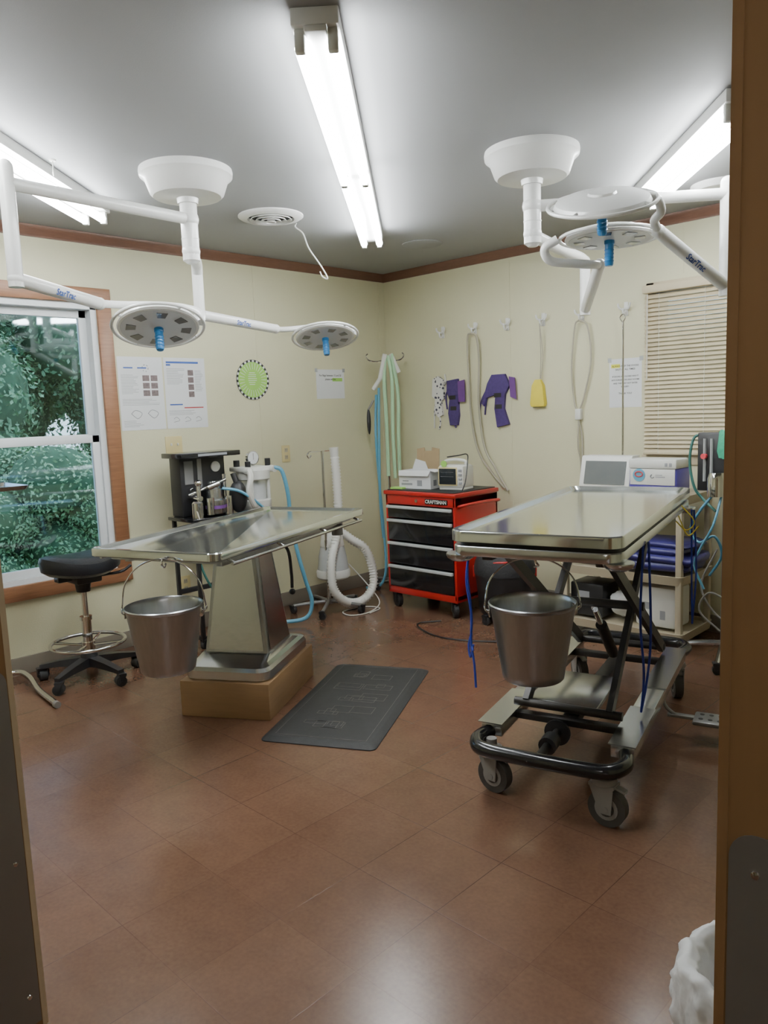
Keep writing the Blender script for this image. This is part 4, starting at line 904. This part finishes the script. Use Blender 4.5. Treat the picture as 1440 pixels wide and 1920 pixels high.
solo('wall_cable_bundle','coiled grey cables hanging low on the wall','cables',M().tube([(0,-.006,.12),(.05,-.01,.05),(.08,-.02,-.05),(.02,-.02,-.12),(-.05,-.02,-.05),(-.02,-.03,.06),(.05,-.03,.0),(.03,-.02,-.1)],.006,n=6),GHOSE,(2.95,0,.42))
# trash bin
t=Thing('trash_bin','waste bin lined with a white plastic bag with red ties','trash bin',DR(1.33,.675),0)
t.part('bin',M().lathe([(.001,0),(.095,0),(.10,.01),(.118,.255),(.113,.255),(.09,.012),(.001,.012)],n=36),GRYP)
def bag():
    m=M();rings=[];n=110
    prof=[(.02,.190),(.06,.195),(.085,.22),(.100,.265),(.110,.29),(.122,.298),(.135,.288),(.143,.262),(.147,.23),(.147,.19),(.143,.15),(.137,.115),(.132,.10),(.124,.095)]
    for i,(r,z) in enumerate(prof):
        rings.append([V(r*math.cos(2*PI*k/n),r*math.sin(2*PI*k/n),z) for k in range(n)])
    R2=[]
    for i in range(len(rings)-1):
        for s in range(3): R2.append([rings[i][k].lerp(rings[i+1][k],s/3) for k in range(n)])
    R2.append(rings[-1])
    m.mat(0).loft(R2,True,False)
    for v in m.v:
        r_=math.hypot(v.x,v.y);dr=.016*noise.noise(v*20)+.010*noise.noise(v*50)
        if r_>.125: dr=abs(dr)
        u=V(v.x,v.y,0).normalized() if r_>1e-4 else V(0,0,0)
        v+=u*dr;v.z+=.028*noise.noise(V(v.x*14,v.y*14,3))*(1 if v.z>.16 else .6)
    for idx,f in enumerate(m.f):
        c=sum((m.v[i] for i in f),V(0,0,0))/len(f)
        if c.z<.165+.05*noise.noise(V(c.x*13,c.y*13,0)) and math.hypot(c.x,c.y)>.125: m.m[idx]=1
    return m
t.part('bin_liner',bag(),[BAG,BAGR],sharp=75)
# ------------------------------------------------------------------ outdoors
LEAF=pm('leaf_green',(.17,.29,.14),.5,var=.5,scale=3)
LEAF2=pm('leaf_bright',(.23,.36,.18),.5,var=.4,scale=3)
BARK=pm('bark',(.06,.04,.03),.9)
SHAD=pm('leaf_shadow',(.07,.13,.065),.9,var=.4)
GRASS=pm('grass',(.05,.12,.03),.9,var=.4)
g=solo('lawn','green grass outside the window','grass',M().box(-16,-.6,-9,9,-.8,-.74),GRASS);g['kind']='stuff'
def tree(nm,lbl,loc,rx,ry,rz_,cz,n,leaf,mat,seed):
    rnd=random.Random(seed);t=Thing(nm,lbl,'tree' if nm=='tree' else 'shrub',loc)
    t.part('trunk',M().tube([(0,0,-.03),(.1,.05,cz*.5),(0,.1,cz)],[.13,.10,.06],n=10),BARK)
    m=M();blobs=[(V(rnd.uniform(-.5,.5)*rx,rnd.uniform(-.65,.65)*ry,cz+rnd.uniform(-.6,.65)*rz_),rnd.uniform(.28,.5)) for _ in range(18)]
    blobs=[(c,k) for c,k in blobs if c.z-k*rz_>.02] or blobs[:1]
    vs=[];fs=[]
    for i in range(n):
        c,k=blobs[rnd.randrange(len(blobs))]
        u=V(rnd.gauss(0,1),rnd.gauss(0,1),rnd.gauss(0,1)).normalized();q=rnd.uniform(.78,1.06)*k
        p=c+V(u.x*rx*q,u.y*ry*q,u.z*rz_*q)
        nn=(u+V(rnd.gauss(0,.6),rnd.gauss(0,.6),rnd.gauss(.4,.6))).normalized();a=nn.orthogonal().normalized();a=(Matrix.Rotation(rnd.uniform(0,6.28),3,nn)@a);b=nn.cross(a);s=leaf*rnd.uniform(.6,1.3)
        o=len(vs);vs+=[p-a*s,p-b*s*.5,p+a*s,p+b*s*.5];fs.append([o,o+1,o+2,o+3])
    m.add(vs,fs)
    t.part('foliage',m,mat)
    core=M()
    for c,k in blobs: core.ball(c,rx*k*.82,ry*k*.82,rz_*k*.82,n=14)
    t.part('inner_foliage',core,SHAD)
tree('tree','leafy green tree outside the window',(-6.4,-1.9,-.7),1.5,1.7,2.0,2.4,28000,.040,LEAF,1)
tree('tree','leafy green tree outside the window',(-7.4,1.2,-.7),1.6,1.9,2.2,2.7,28000,.040,LEAF,2)
tree('tree','tall leafy tree outside the window',(-10.2,-.2,-.7),1.8,3.4,2.8,3.3,24000,.07,LEAF,3)
tree('shrub','bright green shrub outside the window',(-4.1,-1.3,-.7),.9,1.2,.9,1.05,24000,.025,LEAF2,4)
tree('shrub','bright green shrub outside the window',(-4.7,.9,-.7),1.0,1.2,1.0,1.15,22000,.026,LEAF2,5)
w=bpy.data.worlds.new('world');SC.world=w;w.use_nodes=True
N=w.node_tree.nodes;sky=N.new('ShaderNodeTexSky');sky.sky_type='HOSEK_WILKIE';sky.turbidity=8;sky.sun_direction=(-.1,.3,.95)
w.node_tree.links.new(sky.outputs[0],N['Background'].inputs[0]);N['Background'].inputs[1].default_value=17.0
